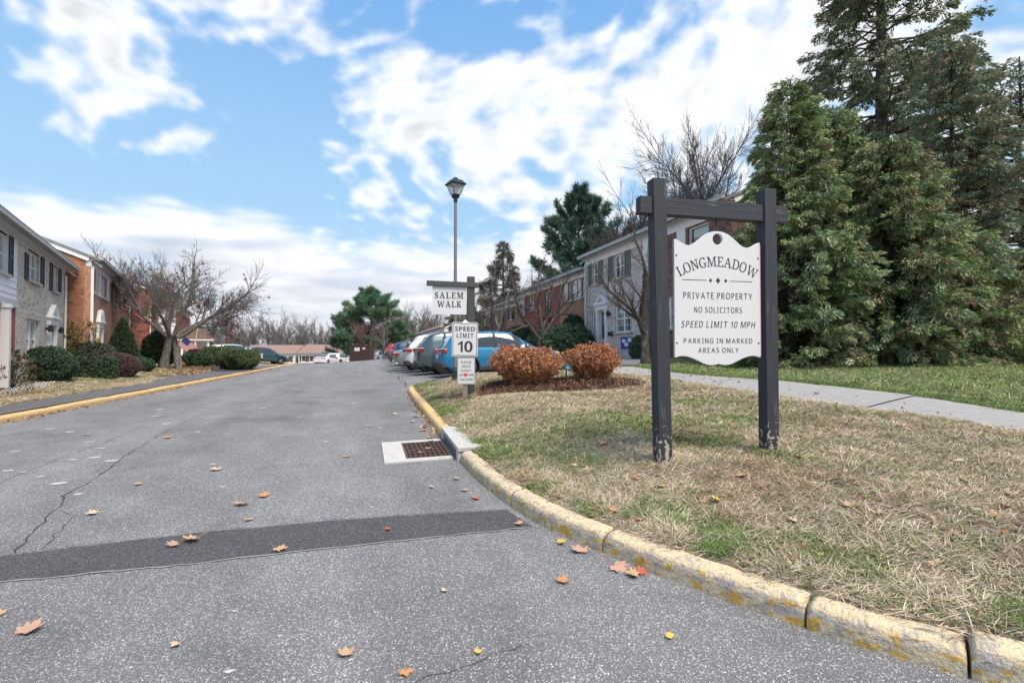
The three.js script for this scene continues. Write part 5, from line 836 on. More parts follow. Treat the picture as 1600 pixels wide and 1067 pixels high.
// leaf-sized pieces
function blades(list) { const pos = [], nor = [], idx = []; for (const [a, b, c, d] of list) { const k = pos.length / 3; pos.push(...a, ...b, ...c, ...d); idx.push(k, k + 1, k + 2, k, k + 2, k + 3); } const g = new THREE.BufferGeometry(); g.setAttribute('position', new THREE.Float32BufferAttribute(pos, 3)); g.setIndex(idx); const q = g.toNonIndexed(); q.computeVertexNormals(); return q; }
const diamond = (o, dir, side, L, W, bend = 0) => { const p = (k, s, y) => [o[0] + dir[0] * L * k + side[0] * W * s, o[1] + dir[1] * L * k + side[1] * W * s + y, o[2] + dir[2] * L * k + side[2] * W * s]; return [p(0, 0, 0), p(0.45, 0.5, bend * 0.2), p(1, 0, bend), p(0.45, -0.5, bend * 0.2)]; };
function frond(seed, n, droop) {                    // a bushy spray: side shoots along a bent axis, small scale-leaf blades on each
  const r = rng(seed), l = [];
  for (let i = 0; i < n; i++) {
    const t = Math.sqrt((i + r()) / n), side = (r() - 0.5) * 1.5 * (1.05 - 0.75 * t), o = [side * 0.45, -droop * t * t + 0.16 * (r() - 0.5), t * 0.8 - 0.1];
    const d = V3(side + 0.5 * (r() - 0.5), 0.9 * (r() - 0.45) - droop * t, 0.55 + 0.5 * r()).normalize(), s = V3(r() - 0.5, r() - 0.5, r() - 0.5).cross(d).normalize();
    l.push(diamond(o, d.toArray(), s.toArray(), 0.15 + 0.16 * r(), 0.05 + 0.045 * r(), -0.03));
  }
  return blades(l);
}
function tuft(seed, n, w = 0.03) { const r = rng(seed), l = []; for (let i = 0; i < n; i++) { const d = V3(r() - 0.5, r() - 0.35, r() - 0.1).normalize(), s = V3(r() - 0.5, r() - 0.5, r() - 0.5).cross(d).normalize(); l.push(diamond([0.12 * (r() - 0.5), 0.12 * (r() - 0.5), 0.35 * (r() - 0.5)], d.toArray(), s.toArray(), 0.7 + 0.3 * r(), w * 2.2)); } return blades(l); }
function leafTwig(seed, n, W = 0.34) { const r = rng(seed), l = []; for (let i = 0; i < n; i++) { const t = i / n, d = V3(r() - 0.5, r() - 0.4, r() - 0.25).normalize(), s = V3(r() - 0.5, r() - 0.5, r() - 0.5).cross(d).normalize(); l.push(diamond([0.35 * (r() - 0.5), 0.35 * (r() - 0.5), 0.7 * t - 0.2], d.toArray(), s.toArray(), 0.38 + 0.25 * r(), W * (0.6 + 0.6 * r()), 0.05 * (r() - 0.5))); } return blades(l); }
const G_FROND = [frond(1, 40, 0.2), frond(2, 42, 0.35), frond(3, 38, 0.1), frond(31, 40, 0.25)], G_TUFT = [tuft(4, 26), tuft(5, 26)], G_LEAF = [leafTwig(6, 14), leafTwig(7, 14)], G_FINE = [tuft(8, 22, 0.05), leafTwig(9, 18, 0.2)];
M.needle = mat([1, 1, 1], 0.75, { side: THREE.DoubleSide }); M.leaf = new THREE.MeshPhysicalMaterial({ color: C(1, 1, 1), roughness: 0.7, side: THREE.DoubleSide }); 
const dummy = new THREE.Object3D();
function scatter(name, geo, material, list, parent) { // list: [pos, dir, roll, scale, [r,g,b]]
  const m = new THREE.InstancedMesh(geo, material, list.length); m.name = name; m.userData.kind = 'stuff'; m.castShadow = m.receiveShadow = true; const c = new THREE.Color(), t = V3();
  list.forEach(([p, d, roll, s, col], i) => { dummy.position.copy(p); t.copy(p).add(d); dummy.up.set(0, 1, 0.01); dummy.scale.set(1, 1, 1); dummy.lookAt(t); dummy.rotateZ(roll); if (Array.isArray(s)) dummy.scale.set(...s); else dummy.scale.setScalar(s); dummy.updateMatrix(); m.setMatrixAt(i, dummy.matrix); m.setColorAt(i, c.setRGB(...col)); });
  (parent || scene).add(m); return m;
}
const pick = (r, cols, v = 0.3) => { const c = cols[Math.floor(r() * cols.length)], k = 1 - v / 2 + v * r(); return [c[0] * k, c[1] * k, c[2] * k]; };
// dense clipped or loose bush
function shrub(name, label, w, s, o) {
  const r = rng(o.seed), y = (o.y ?? groundY(w, s)) - 0.05, t = thing(name, label, o.cat || 'shrub', w, y, s, o.turn || 0, o.group), lists = o.geo.map(() => []);
  for (let i = 0; i < o.n; i++) {
    let p, d; const depth = 1 - 0.45 * r() ** 2.2;
    if (o.shape === 'box') { const f = Math.floor(r() * 5), a = r() * 2 - 1, b = r() * 2 - 1, q = f === 0 ? [a, 1, b] : f === 1 ? [1, b, a] : f === 2 ? [-1, b, a] : f === 3 ? [a, b, 1] : [a, b, -1]; const k = depth; p = V3(q[0] * o.rx * k, o.ry * (1 + q[1] * k) , q[2] * o.rz * k); d = V3(f === 1 ? 1 : f === 2 ? -1 : 0, f === 0 ? 1 : 0, f === 3 ? 1 : f === 4 ? -1 : 0); }
    else if (o.shape === 'cone') { const h = 1 - Math.sqrt(r()), a = r() * 6.283, R = (1 - h) ** 0.8 * (0.55 + 0.45 * ss(0, 0.15, h)) * depth; p = V3(Math.cos(a) * R * o.rx, h * 2 * o.ry, Math.sin(a) * R * o.rz); d = V3(Math.cos(a), 0.7, Math.sin(a)); }
    else { const a = r() * 6.283, c = lerp(o.low ?? -0.75, 1, r()), sn = Math.sqrt(1 - c * c), lob = 1 + (o.lumpy || 0.06) * pn(Math.cos(a) * 2.2 + o.seed, c * 2.2 + Math.sin(a) * 2.2); let k = depth * lob * (1 + (o.spike || 0) * (r() ** 2) * 1.6); const fl = o.flat ? Math.min(1, o.flat / Math.max(0.01, c)) : 1; const taper = o.vase ? lerp(0.42, 1, ss(-0.9, 0.35, c)) : 1; p = V3(Math.cos(a) * sn * o.rx * k * taper, o.ry + c * fl * o.ry * k, Math.sin(a) * sn * o.rz * k * taper); d = V3(Math.cos(a) * sn, c + 0.25, Math.sin(a) * sn); }
    d.add(V3(r() - 0.5, r() - 0.5, r() - 0.5).multiplyScalar(1.1));
    lists[Math.floor(r() * lists.length)].push([p, d, r() * 6.28, o.leaf * (0.65 + 0.7 * r()), pick(r, o.cols, 0.5)]);
  }
  lists.forEach((l, i) => scatter('foliage', o.geo[i], M.leaf, l, t));
  const tb = new Tubes(); for (let i = 0; i < (o.stems || 9); i++) { const a = r() * 6.283, e = V3(Math.cos(a) * o.rx * 0.7 * r(), o.ry * (1 + 0.5 * r()), Math.sin(a) * o.rz * 0.7 * r()), b = V3(e.x * 0.25, 0, e.z * 0.25); tb.add([b, b.clone().lerp(e, 0.5).add(V3(0.05 * (r() - 0.5), 0, 0.05 * (r() - 0.5))), e], [0.02, 0.014, 0.006].map((q) => q * (o.stemR || 1)), 5); }
  mesh('stems', tb.build(), o.twig || M.twigDark, t).userData.kind = 'stuff'; return t;
}
// evergreen built from its trunk outwards: limbs carry sprays
function evergreen(name, label, w, s, o) {
  const r = rng(o.seed), y = o.y ?? groundY(w, s), t = thing(name, label, 'tree', w, y - 0.05, s, 0, o.group), tb = new Tubes(), limbs = new Tubes(), lists = o.geo.map(() => []);
  const tr = [], trr = []; for (let k = 0; k <= 10; k++) { tr.push(V3(0.15 * pn(k * 0.4, o.seed), o.H * k / 10, 0.15 * pn(k * 0.4, o.seed + 9))); trr.push(lerp(o.R0, 0.02, k / 10)); } tb.add(tr, trr, 10); mesh('trunk', tb.build(), o.bark || M.barkDark, t);
  for (let i = 0; i < o.limbs; i++) {
    const h = lerp(o.from ?? 0.05, 1, (i + r()) / o.limbs), a = r() * 6.283, reach = o.reach(h) * (0.72 + 0.45 * r()) * (1 + (o.lobes ?? 0.25) * pn(Math.cos(a) * 1.7 + o.seed, h * 6 + Math.sin(a) * 1.7)); if (reach < 0.12) continue;
    const el = lerp(o.rise[0], o.rise[1], h) + 0.2 * (r() - 0.5), b = V3(0, o.H * h, 0), e = V3(Math.cos(a) * reach * Math.cos(el), o.H * h + reach * Math.sin(el), Math.sin(a) * reach * Math.cos(el)), m = b.clone().lerp(e, 0.55).add(V3(0, -0.08 * reach * (o.sag ?? 1), 0));
    limbs.add([b, m, e], [0.05 * reach / 3 + 0.012, 0.03 * reach / 3 + 0.008, 0.006], 4);
    const n = Math.max(2, Math.round(o.per * reach)); for (let k = 0; k < n; k++) {
      const f = lerp(o.inner ?? 0.3, 1.02, Math.sqrt((k + r()) / n)), p = f < 0.55 ? b.clone().lerp(m, f / 0.55) : m.clone().lerp(e, (f - 0.55) / 0.45), sp = (o.fan ?? 0.25) * reach * (1.15 - f * 0.6); p.add(V3((r() - 0.5) * sp, (r() - 0.6) * sp * (o.thick ?? 0.6), (r() - 0.5) * sp));
      const d = V3(Math.cos(a) + (r() - 0.5) * 1.2, (o.tip ?? -0.3) + 0.5 * (r() - 0.5), Math.sin(a) + (r() - 0.5) * 1.2); lists[Math.floor(r() * lists.length)].push([p, d, (r() - 0.5) * 1.4, o.leaf * (0.45 + 1.0 * r()), r() < (o.dead ?? 0.03) ? pick(r, [[0.3, 0.22, 0.14], [0.24, 0.17, 0.11]], 0.4) : pick(r, o.cols, 0.5)]);
    }
  }
  lists.forEach((l, i) => l.length && scatter('foliage', o.geo[i], M.needle, l, t)); mesh('limbs', limbs.build(), o.bark || M.barkDark, t).userData.kind = 'stuff'; return t;
}
const ARB = [[0.24, 0.31, 0.125], [0.29, 0.345, 0.16], [0.18, 0.26, 0.11], [0.35, 0.37, 0.21], [0.22, 0.31, 0.18]], ARB_BLUE = [[0.18, 0.25, 0.165], [0.22, 0.28, 0.19], [0.27, 0.29, 0.175], [0.3, 0.26, 0.17]];
const EV = 'tall evergreens on the right lawn';
const cone = (R, k = 1.25) => (h) => R * Math.min(1, 0.72 + 2.2 * h) * (1 - h) ** (1 / k) ;
evergreen('arborvitae', 'pointed dense olive evergreen nearest the entrance sign', 12.07, 12.05, { seed: 3, H: 8.5, R0: 0.18, limbs: 430, reach: cone(1.95, 1.5), rise: [-0.1, 0.7], per: 11.5, leaf: 0.42, geo: G_FROND, cols: ARB, from: 0.02, group: EV, tip: -0.15 });
evergreen('arborvitae', 'olive evergreen filling the gap right of the pointed one', 14.4, 12.7, { seed: 5, H: 8.2, R0: 0.18, limbs: 400, reach: cone(1.9, 1.5), rise: [-0.1, 0.6], per: 11.5, leaf: 0.43, geo: G_FROND, cols: ARB, from: 0.02, group: EV, tip: -0.15 });
evergreen('arborvitae', 'broad yellow-green evergreen with drooping sprays to the ground', 14.4, 11.0, { seed: 7, H: 6.4, R0: 0.17, limbs: 420, reach: cone(2.1, 1.9), rise: [-0.2, 0.5], per: 11.5, leaf: 0.41, geo: G_FROND, cols: [...ARB, [0.24, 0.22, 0.12]], from: 0.02, group: EV, tip: -0.15 });
evergreen('hemlock', 'tallest conifer with bare trunk showing among level branches', 21.3, 16.4, { seed: 9, H: 24, R0: 0.42, limbs: 330, reach: (h) => 4.9 * (1 - h) ** 0.75 * Math.min(1, 0.5 + 2 * h), rise: [-0.05, 0.35], per: 9, leaf: 0.55, geo: G_FROND, cols: [[0.15, 0.21, 0.11], [0.19, 0.24, 0.13], [0.24, 0.25, 0.155]], from: 0.12, group: EV, inner: 0.2, fan: 0.2, thick: 0.35, tip: -0.2 });
evergreen('arborvitae', 'thin blue-green evergreen with sky showing through', 18.3, 11.8, { seed: 11, H: 10.6, R0: 0.16, limbs: 330, reach: cone(2.3, 1.8), rise: [-0.1, 0.5], per: 7, leaf: 0.44, geo: G_FROND, cols: ARB_BLUE, from: 0.03, group: EV, tip: -0.1 });
evergreen('arborvitae', 'sparse evergreen with bare stems at the end of the row', 20.3, 11.1, { seed: 13, H: 9.8, R0: 0.15, limbs: 280, reach: cone(2.1, 1.8), rise: [-0.1, 0.5], per: 6.5, leaf: 0.42, geo: G_FROND, cols: ARB_BLUE, from: 0.03, group: EV, tip: -0.1 });
evergreen('arborvitae', 'low full evergreen skirt spreading over the soil bed', 16.4, 10.7, { seed: 15, H: 3.7, R0: 0.12, limbs: 260, reach: cone(1.95, 2.2), rise: [-0.15, 0.5], per: 9.5, leaf: 0.42, geo: G_FROND, cols: [...ARB, [0.25, 0.22, 0.13]], from: 0.02, group: EV, tip: -0.15 });
evergreen('hemlock', 'dark conifer rising behind the end of the evergreen row', 27.5, 20, { seed: 17, H: 13, R0: 0.3, limbs: 170, reach: (h) => 4.6 * (1 - h) ** 0.8, rise: [-0.1, 0.3], per: 7, leaf: 0.65, geo: G_FROND, cols: [[0.07, 0.1, 0.07], [0.1, 0.12, 0.08]], from: 0.1, group: EV, inner: 0.2, fan: 0.2, thick: 0.35 });
// pines and spruce behind the houses
const PINE = [[0.065, 0.14, 0.095], [0.085, 0.165, 0.11], [0.05, 0.11, 0.08]];
evergreen('pine_tree', 'dark green pine rising behind the red brick house', 20.3, 46.2, { seed: 21, y: 0.9, H: 16.2, R0: 0.35, limbs: 150, reach: (h) => 4.8 * Math.min(1, 1.35 * (1 - h) ** 0.6), rise: [0.0, 0.9], per: 8, leaf: 0.6, geo: G_TUFT, cols: PINE, from: 0.35, inner: 0.45, fan: 0.22, tip: 0.5, lobes: 0.5 });
evergreen('spruce_tree', 'brownish spruce behind the twisted bare trees', 15.4, 56.5, { seed: 23, y: 0.9, H: 13.2, R0: 0.3, limbs: 150, reach: (h) => 4.2 * (1 - h) ** 0.85, rise: [-0.15, 0.25], per: 4.5, leaf: 0.75, geo: [G_TUFT[0], G_FROND[1]], cols: [[0.1, 0.115, 0.08], [0.14, 0.13, 0.095], [0.08, 0.095, 0.075]], from: 0.1, inner: 0.35, fan: 0.2, tip: -0.1 });
evergreen('pine_tree', 'large layered green pine at the end of the road', 1.44, 93.3, { seed: 25, y: -2.3, H: 14, R0: 0.4, limbs: 105, reach: (h) => 6.2 * Math.min(1, 1.5 * (1 - h) ** 0.5), rise: [0.0, 0.5], per: 7, leaf: 0.78, geo: G_TUFT, cols: [[0.1, 0.2, 0.11], [0.08, 0.17, 0.1], [0.13, 0.23, 0.13]], from: 0.3, inner: 0.4, fan: 0.34, thick: 0.35, tip: 0.5, lobes: 0.6 });
evergreen('pine_tree', 'smaller dark pine left of the large layered pine', -2.4, 92, { seed: 27, y: -2.2, H: 10.2, R0: 0.3, limbs: 85, reach: (h) => 3.8 * Math.min(1, 1.4 * (1 - h) ** 0.6), rise: [0.0, 0.5], per: 7, leaf: 0.7, geo: G_TUFT, cols: PINE, from: 0.2, inner: 0.45, fan: 0.25, thick: 0.3, tip: 0.4, lobes: 0.5 });
evergreen('arborvitae', 'dark olive evergreen behind the SALEM WALK board', 9.6, 49, { seed: 29, H: 5.2, R0: 0.15, limbs: 150, reach: cone(2.2, 2.2), rise: [-0.1, 0.5], per: 5, leaf: 0.6, geo: G_FROND, cols: [[0.06, 0.075, 0.035], [0.085, 0.085, 0.05]], from: 0.02 });
// bare trees
function treeAt(name, label, w, s, group, y) { return thing(name, label, 'tree', w, (y ?? groundY(w, s)) - 0.08, s, 0, group); }
{
  const t = treeAt('bare_tree', 'spreading leafless tree with twin trunks and a few red leaves', -10.95, 34.8); t.scale.setScalar(0.93); const L = (x, y, z) => V3(x, y, z);
  const tips = bareTree(t, { seed: 41, stems: [{ p: [-0.36, -0.1, 0.1], d: [0.05, 1, 0], len: 2.5, r: 0.3 }, { p: [0.42, -0.1, -0.2], d: [-0.03, 1, 0], len: 2.4, r: 0.28 },
    { p: [-0.2, 2.2, 0], d: [-0.85, 1.1, 0.2], len: 3.6, r: 0.12, lvl: 1 }, { p: [-0.1, 2.3, 0], d: [-0.35, 1, -0.4], len: 3.6, r: 0.13, lvl: 1 }, { p: [0.2, 2.3, 0], d: [0.3, 1, 0.2], len: 3.1, r: 0.12, lvl: 1 }, { p: [0.4, 2.1, 0], d: [1, 0.55, 0.1], len: 3.7, r: 0.13, lvl: 1 }, { p: [0.3, 2.2, 0], d: [0.7, 0.9, -0.5], len: 3.4, r: 0.12, lvl: 1 }, { p: [0, 2.2, 0.1], d: [0.1, 0.8, 0.8], len: 3.0, r: 0.1, lvl: 1 }, { p: [-0.3, 2.1, 0], d: [-0.45, 0.9, -0.7], len: 3.0, r: 0.1, lvl: 1 }],
    kids: [0, 8, 6, 5, 3], ratio: [0.8, 0.55, 0.55, 0.6], spread: [0.45, 1.0], up: [0.06, 0.1, 0.08, 0.03], wobble: 0.3, minR: 0.0075, flare: 1.3 });
  const r = rng(5), list = []; for (const [p, d] of tips) if (r() < 0.02) list.push([p.clone().add(L((r() - 0.5) * 0.2, -0.05, (r() - 0.5) * 0.2)), V3(r() - 0.5, -0.6, r() - 0.5), r() * 6, 0.16 * (0.6 + r()), pick(r, [[0.28, 0.06, 0.04], [0.35, 0.12, 0.05], [0.2, 0.08, 0.05]])]); scatter('red_leaves', G_LEAF[0], M.leaf, list, t);
}
{
  const t = treeAt('bare_tree', 'twisted dark leafless tree before the red brick house', 9.45, 26.6, 'small bare trees on the right');
  bareTree(t, { seed: 43, bark: M.barkDark, stems: [{ p: [0, -0.1, 0], d: [-0.1, 1, 0], len: 1.5, r: 0.2 }, { p: [-0.1, 1.3, 0], d: [-1, 0.75, 0.1], len: 2.6, r: 0.13, lvl: 1 }, { p: [0, 1.4, 0], d: [-0.3, 1, 0.3], len: 2.8, r: 0.13, lvl: 1 }, { p: [0, 1.4, 0], d: [0.9, 0.9, -0.1], len: 2.6, r: 0.13, lvl: 1 }, { p: [0, 1.3, 0], d: [0.2, 0.9, -0.8], len: 2.6, r: 0.1, lvl: 1 }], kids: [0, 5, 4, 3], ratio: [0.8, 0.55, 0.6], spread: [0.5, 1.1], up: [0, 0.12, 0.12], wobble: 0.45, minR: 0.005, twig: M.twigDark });
  const t2 = treeAt('bare_tree', 'twiggy grey leafless tree before the brown brick house', 9.6, 38.2, 'small bare trees on the right');
  bareTree(t2, { seed: 45, bark: M.barkDark, stems: [{ p: [0, -0.1, 0], d: [0, 1, 0], len: 1.8, r: 0.2 }, { p: [0, 1.6, 0], d: [-0.9, 0.8, 0.1], len: 3, r: 0.12, lvl: 1 }, { p: [0, 1.6, 0], d: [-0.2, 1, 0.3], len: 3.6, r: 0.13, lvl: 1 }, { p: [0, 1.6, 0], d: [0.8, 1, -0.1], len: 3, r: 0.12, lvl: 1 }], kids: [0, 6, 5, 4], ratio: [0.8, 0.55, 0.6], spread: [0.5, 1.1], up: [0, 0.1, 0.1], wobble: 0.4, minR: 0.006, twig: M.twig });
  const t3 = treeAt('bare_tree', 'gnarled bare tree leaning left behind the left sign post', 8.75, 14.9, 'small bare trees on the right');
  bareTree(t3, { seed: 47, bark: M.barkDark, stems: [{ p: [0.12, -0.1, 0], d: [0.02, 1, 0], len: 1.9, r: 0.2 }, { p: [0.1, 1.5, 0], d: [-0.7, 1, 0.1], len: 1.6, r: 0.1, lvl: 1 }, { p: [0.1, 1.7, 0], d: [-0.35, 1.0, 0.2], len: 1.9, r: 0.09, lvl: 1 }, { p: [0.1, 1.7, 0], d: [0.6, 1, -0.2], len: 1.6, r: 0.08, lvl: 1 }], kids: [0, 5, 4, 4], ratio: [0.8, 0.55, 0.6], spread: [0.4, 1.0], up: [0, 0.1, 0.1], wobble: 0.4, minR: 0.004, twig: M.twigDark });
}
const tall = (seed, H, twig, kids = [10, 6, 5, 3]) => ({ seed, stems: [{ p: [0, -0.1, 0], d: [0, 1, 0], len: H * 0.8, r: H * 0.014 }], crownAt: 0.3, kids, ratio: [0.48, 0.5, 0.5, 0.55], spread: [0.35, 0.75], up: [0.05, 0.2, 0.15, 0.1], wobble: 0.2, minR: 0.016, twig, bark: M.barkDark, thickLevels: 0 });
[[30.4, 40, 19, 'tall leafless tree behind the house, half hidden by the pointed evergreen'], [25.2, 39.5, 14.2, 'leafless tree rising behind the house over the sign beam'], [20.8, 38.6, 11.2, 'lower leafless tree behind the white brick house']].forEach(([w, s, H, l], i) => bareTree(treeAt('bare_tree', l, w, s, 'bare trees behind the houses', 0.8), { ...tall(51 + i * 3, H, M.twigBlue, [14, 8, 6, 5]), minR: 0.013 }));
// the wood beyond: a few trees built, the rest copied
{
  const protos = []; for (let i = 0; i < 4; i++) { const g = new THREE.Group(); bareTree(g, { ...tall(61 + i, 14, i === 3 ? M.twigRed : M.twig, [9, 6, 4, 2]), minR: 0.035 }); protos.push(g); }
  const r = rng(9), put = (px, d, k, sc, label, group) => { const x = (px - 800) / 800 * d, w = x * 0.96 + d * 0.28, s = -x * 0.28 + d * 0.96, c = protos[k].clone(); c.name = numbered('woodland_tree'); c.position.set(w, groundY(w, s) - 0.3, -s); c.rotation.y = r() * 6; c.scale.setScalar(sc); scene.add(c); tag(c, label, 'tree', group); };
  for (let i = 0; i < 34; i++) put(285 + i * 8.4 + r() * 6, 128 + 34 * r(), i % 3, 0.6 + 0.3 * r(), 'leafless grey tree in the wood beyond the far houses', 'leafless trees in the far wood');
  for (let i = 0; i < 9; i++) put(612 + i * 9 + r() * 5, 118 + 26 * r(), i % 3, 0.72 + 0.3 * r(), 'leafless tree standing behind the long far terrace', 'leafless trees behind the far terrace');
  put(352, 72, 3, 0.42, 'small reddish leafless tree beyond the clipped yew'); put(330, 66, 0, 0.5, 'small grey leafless tree beyond the flag'); put(598, 66, 0, 0.36, 'small bare tree beside the trash enclosure'); put(566, 80, 3, 0.45, 'brownish twiggy tree below the large layered pine');
  const lists = [[], []]; for (let i = 0; i < 2600; i++) { const px = 270 + r() * 460, d = 135 + 45 * r(), x = (px - 800) / 800 * d, w = x * 0.96 + d * 0.28, s = -x * 0.28 + d * 0.96; lists[i % 2].push([V3(w, groundY(w, s) + 5.5 * r() ** 1.4, -s), V3(r() - 0.5, 0.8, r() - 0.5), r() * 6, 1.6 + 1.2 * r(), pick(r, [[0.2, 0.165, 0.16], [0.16, 0.14, 0.135], [0.23, 0.185, 0.165], [0.14, 0.14, 0.115]])]); }
  const far = new THREE.Group(); far.name = 'woodland_undergrowth'; far.userData = { kind: 'stuff', label: 'brown twiggy undergrowth of the far wood', category: 'undergrowth' }; scene.add(far); lists.forEach((l, i) => scatter('brush', G_TUFT[i], M.needle, l, far));
}
// shrubs on the left
const YEW = [[0.045, 0.085, 0.042], [0.06, 0.105, 0.05], [0.034, 0.066, 0.038]], SL = 'shrubs before the left houses';
shrub('round_shrub', 'big clipped round dark green shrub before the cream brick house', -10.96, 22.5, { seed: 1, rx: 0.8, ry: 0.64, rz: 0.8, n: 3600, leaf: 0.1, geo: G_LEAF, cols: YEW, group: SL, lumpy: 0.12 });
shrub('hedge', 'box-clipped dark hedge beside the round shrub', -10.9, 25.1, { seed: 2, shape: 'box', rx: 0.95, ry: 0.44, rz: 0.5, turn: 0.25, n: 3000, leaf: 0.1, geo: G_LEAF, cols: YEW, group: SL });
shrub('mound_shrub', 'purplish brown clipped mound at the end of the hedge', -10.45, 26.6, { seed: 3, rx: 0.85, ry: 0.55, rz: 0.8, n: 3000, leaf: 0.1, geo: G_FINE, cols: [[0.11, 0.065, 0.065], [0.14, 0.085, 0.08], [0.09, 0.055, 0.055]], group: SL });
shrub('mound_shrub', 'green domed shrub behind the purplish mound', -11.9, 28.0, { seed: 4, rx: 0.9, ry: 0.75, rz: 0.8, n: 2400, leaf: 0.11, geo: G_LEAF, cols: [[0.05, 0.07, 0.045], [0.07, 0.085, 0.06]], group: SL });
shrub('cone_shrub', 'dark green cone-shaped shrub before the orange brick house', -12.3, 32, { seed: 5, shape: 'cone', rx: 0.95, ry: 1.45, rz: 0.9, n: 3400, leaf: 0.14, geo: G_FINE, cols: [[0.028, 0.055, 0.02], [0.04, 0.07, 0.025]], group: SL });
shrub('hedge', 'low dark green hedge right of the cone-shaped shrub', -11.3, 30.9, { seed: 6, rx: 0.85, ry: 0.4, rz: 0.6, n: 1700, leaf: 0.11, geo: G_LEAF, cols: YEW, group: SL });
shrub('round_shrub', 'tall rounded green shrub behind the twin tree trunks', -12.4, 37.5, { seed: 7, rx: 0.95, ry: 1.15, rz: 0.9, n: 2600, leaf: 0.14, geo: G_LEAF, cols: [[0.03, 0.07, 0.03], [0.045, 0.085, 0.04]], group: SL, lumpy: 0.2 });
shrub('barberry', 'dark red shrub below the flag', -12.3, 44.2, { seed: 8, rx: 0.7, ry: 0.6, rz: 0.6, n: 1000, leaf: 0.14, geo: G_LEAF, cols: [[0.12, 0.02, 0.03], [0.09, 0.02, 0.025]], group: SL });
shrub('low_shrub', 'low green shrub right of the orange pumpkin', -11.3, 41.0, { seed: 9, rx: 1.1, ry: 0.5, rz: 0.7, n: 1400, leaf: 0.14, geo: G_LEAF, cols: YEW, group: SL });
shrub('low_shrub', 'yellowish dry shrub left of the clipped yew', -11.6, 46, { seed: 10, rx: 1.3, ry: 0.6, rz: 0.8, n: 1200, leaf: 0.17, geo: G_LEAF, cols: [[0.2, 0.16, 0.08], [0.16, 0.13, 0.07]], group: SL });
shrub('loose_shrub', 'loose twiggy green and red shrub at the cream house corner', -10.2, 19.0, { seed: 11, rx: 0.55, ry: 0.62, rz: 0.6, n: 240, leaf: 0.11, geo: G_LEAF, cols: [[0.08, 0.11, 0.05], [0.14, 0.12, 0.06], [0.16, 0.07, 0.05]], group: SL, stems: 46, stemR: 0.5 });
const YEWTOP = [[0.09, 0.13, 0.045], [0.115, 0.145, 0.05], [0.065, 0.105, 0.045]];
shrub('yew', 'wide flat-topped clipped yew beside the kerb', -8.5, 41.0, { seed: 12, rx: 1.2, ry: 0.88, rz: 2.5, n: 8200, leaf: 0.13, geo: G_LEAF, cols: YEWTOP, flat: 0.62, low: -0.85, lumpy: 0.12 });
shrub('yew', 'smaller clipped yew behind the wide flat-topped one', -10.55, 43.2, { seed: 13, rx: 1.15, ry: 0.85, rz: 1.0, n: 4200, leaf: 0.13, geo: G_LEAF, cols: YEWTOP, flat: 0.7, lumpy: 0.1 });
{ // climbing vine with yellow leaves at the corner of the orange house
  const t = thing('climbing_vine', 'thin yellow-leaved climber on the end wall of the orange brick house', 'vine', -12.35, 0.4, 27.7), r = rng(31), tb = new Tubes(), list = [];
  for (let i = 0; i < 14; i++) { let p = V3((r() - 0.7) * 0.9, 0, 0.15 * r()), pts = [p]; const n = 7; for (let k = 0; k < n; k++) { p = p.clone().add(V3((r() - 0.5) * 0.3, 0.24 + 0.16 * r(), (r() - 0.5) * 0.1)); pts.push(p); if (k > 2) for (let q = 0; q < 2; q++) list.push([p.clone().add(V3((r() - 0.5) * 0.35, (r() - 0.5) * 0.3, (r() - 0.5) * 0.2)), V3(r() - 0.5, -0.4, r()), r() * 6, 0.14 * (0.6 + r()), pick(r, [[0.3, 0.22, 0.06], [0.22, 0.19, 0.06], [0.32, 0.2, 0.08]])]); } tb.add(pts, pts.map(() => 0.008), 4); }
  mesh('stems', tb.build(), M.twig, t).userData.kind = 'stuff'; scatter('leaves', G_LEAF[1], M.leaf, list, t);
}
// shrubs on the right
const ORG = [[0.47, 0.17, 0.075], [0.54, 0.25, 0.11], [0.42, 0.14, 0.07], [0.5, 0.31, 0.13], [0.36, 0.2, 0.13], [0.3, 0.13, 0.09]], SR = 'orange autumn shrubs in the mulch bed';
function burning(label, w, s, o) { return shrub('burning_bush', label, w, s, { low: -0.72, vase: true, flat: 0.8, spike: 0.12, geo: [G_LEAF[0], G_FINE[1]], cols: ORG, group: SR, stems: 150, stemR: 0.42, twig: M.twigRed, lumpy: 0.3, ...o }); }
burning('wide orange-leaved shrub beside the speed limit sign', 3.2, 9.95, { seed: 21, rx: 0.7, ry: 0.43, rz: 0.66, n: 3900, leaf: 0.062 });
burning('narrower orange-leaved shrub nearer the footpath', 4.72, 10.05, { seed: 22, rx: 0.54, ry: 0.43, rz: 0.54, n: 2900, leaf: 0.062 });
{ // leafless twigs at the left flank of the wide orange shrub belong to it; a small green garden lamp stands between the two
  const t = thing('garden_light', 'small dark green garden light between the two orange shrubs', 'garden light', 4.0, groundY(4.0, 9.75), 9.75); mesh('stake', cyl(0.015, 0.015, 0.34, 0, 0.2, 0, 8), M.black, t); mesh('hood', new THREE.LatheGeometry([[0.001, 0.12], [0.06, 0.11], [0.12, 0.05], [0.14, 0], [0.12, 0]].map(([a, b]) => new THREE.Vector2(a, b)), 16).translate(0, 0.34, 0), mat([0.01, 0.06, 0.07], 0.4), t);
}
const RHO = [[0.05, 0.11, 0.055], [0.07, 0.135, 0.07], [0.045, 0.09, 0.052]], SR2 = 'green shrubs before the right houses';
shrub('rhododendron', 'loose green broadleaf shrub beside the white brick house door', 10.75, 25.6, { seed: 31, rx: 1.25, ry: 0.85, rz: 1.1, n: 2300, leaf: 0.2, geo: G_LEAF, cols: RHO, group: SR2, lumpy: 0.35 });
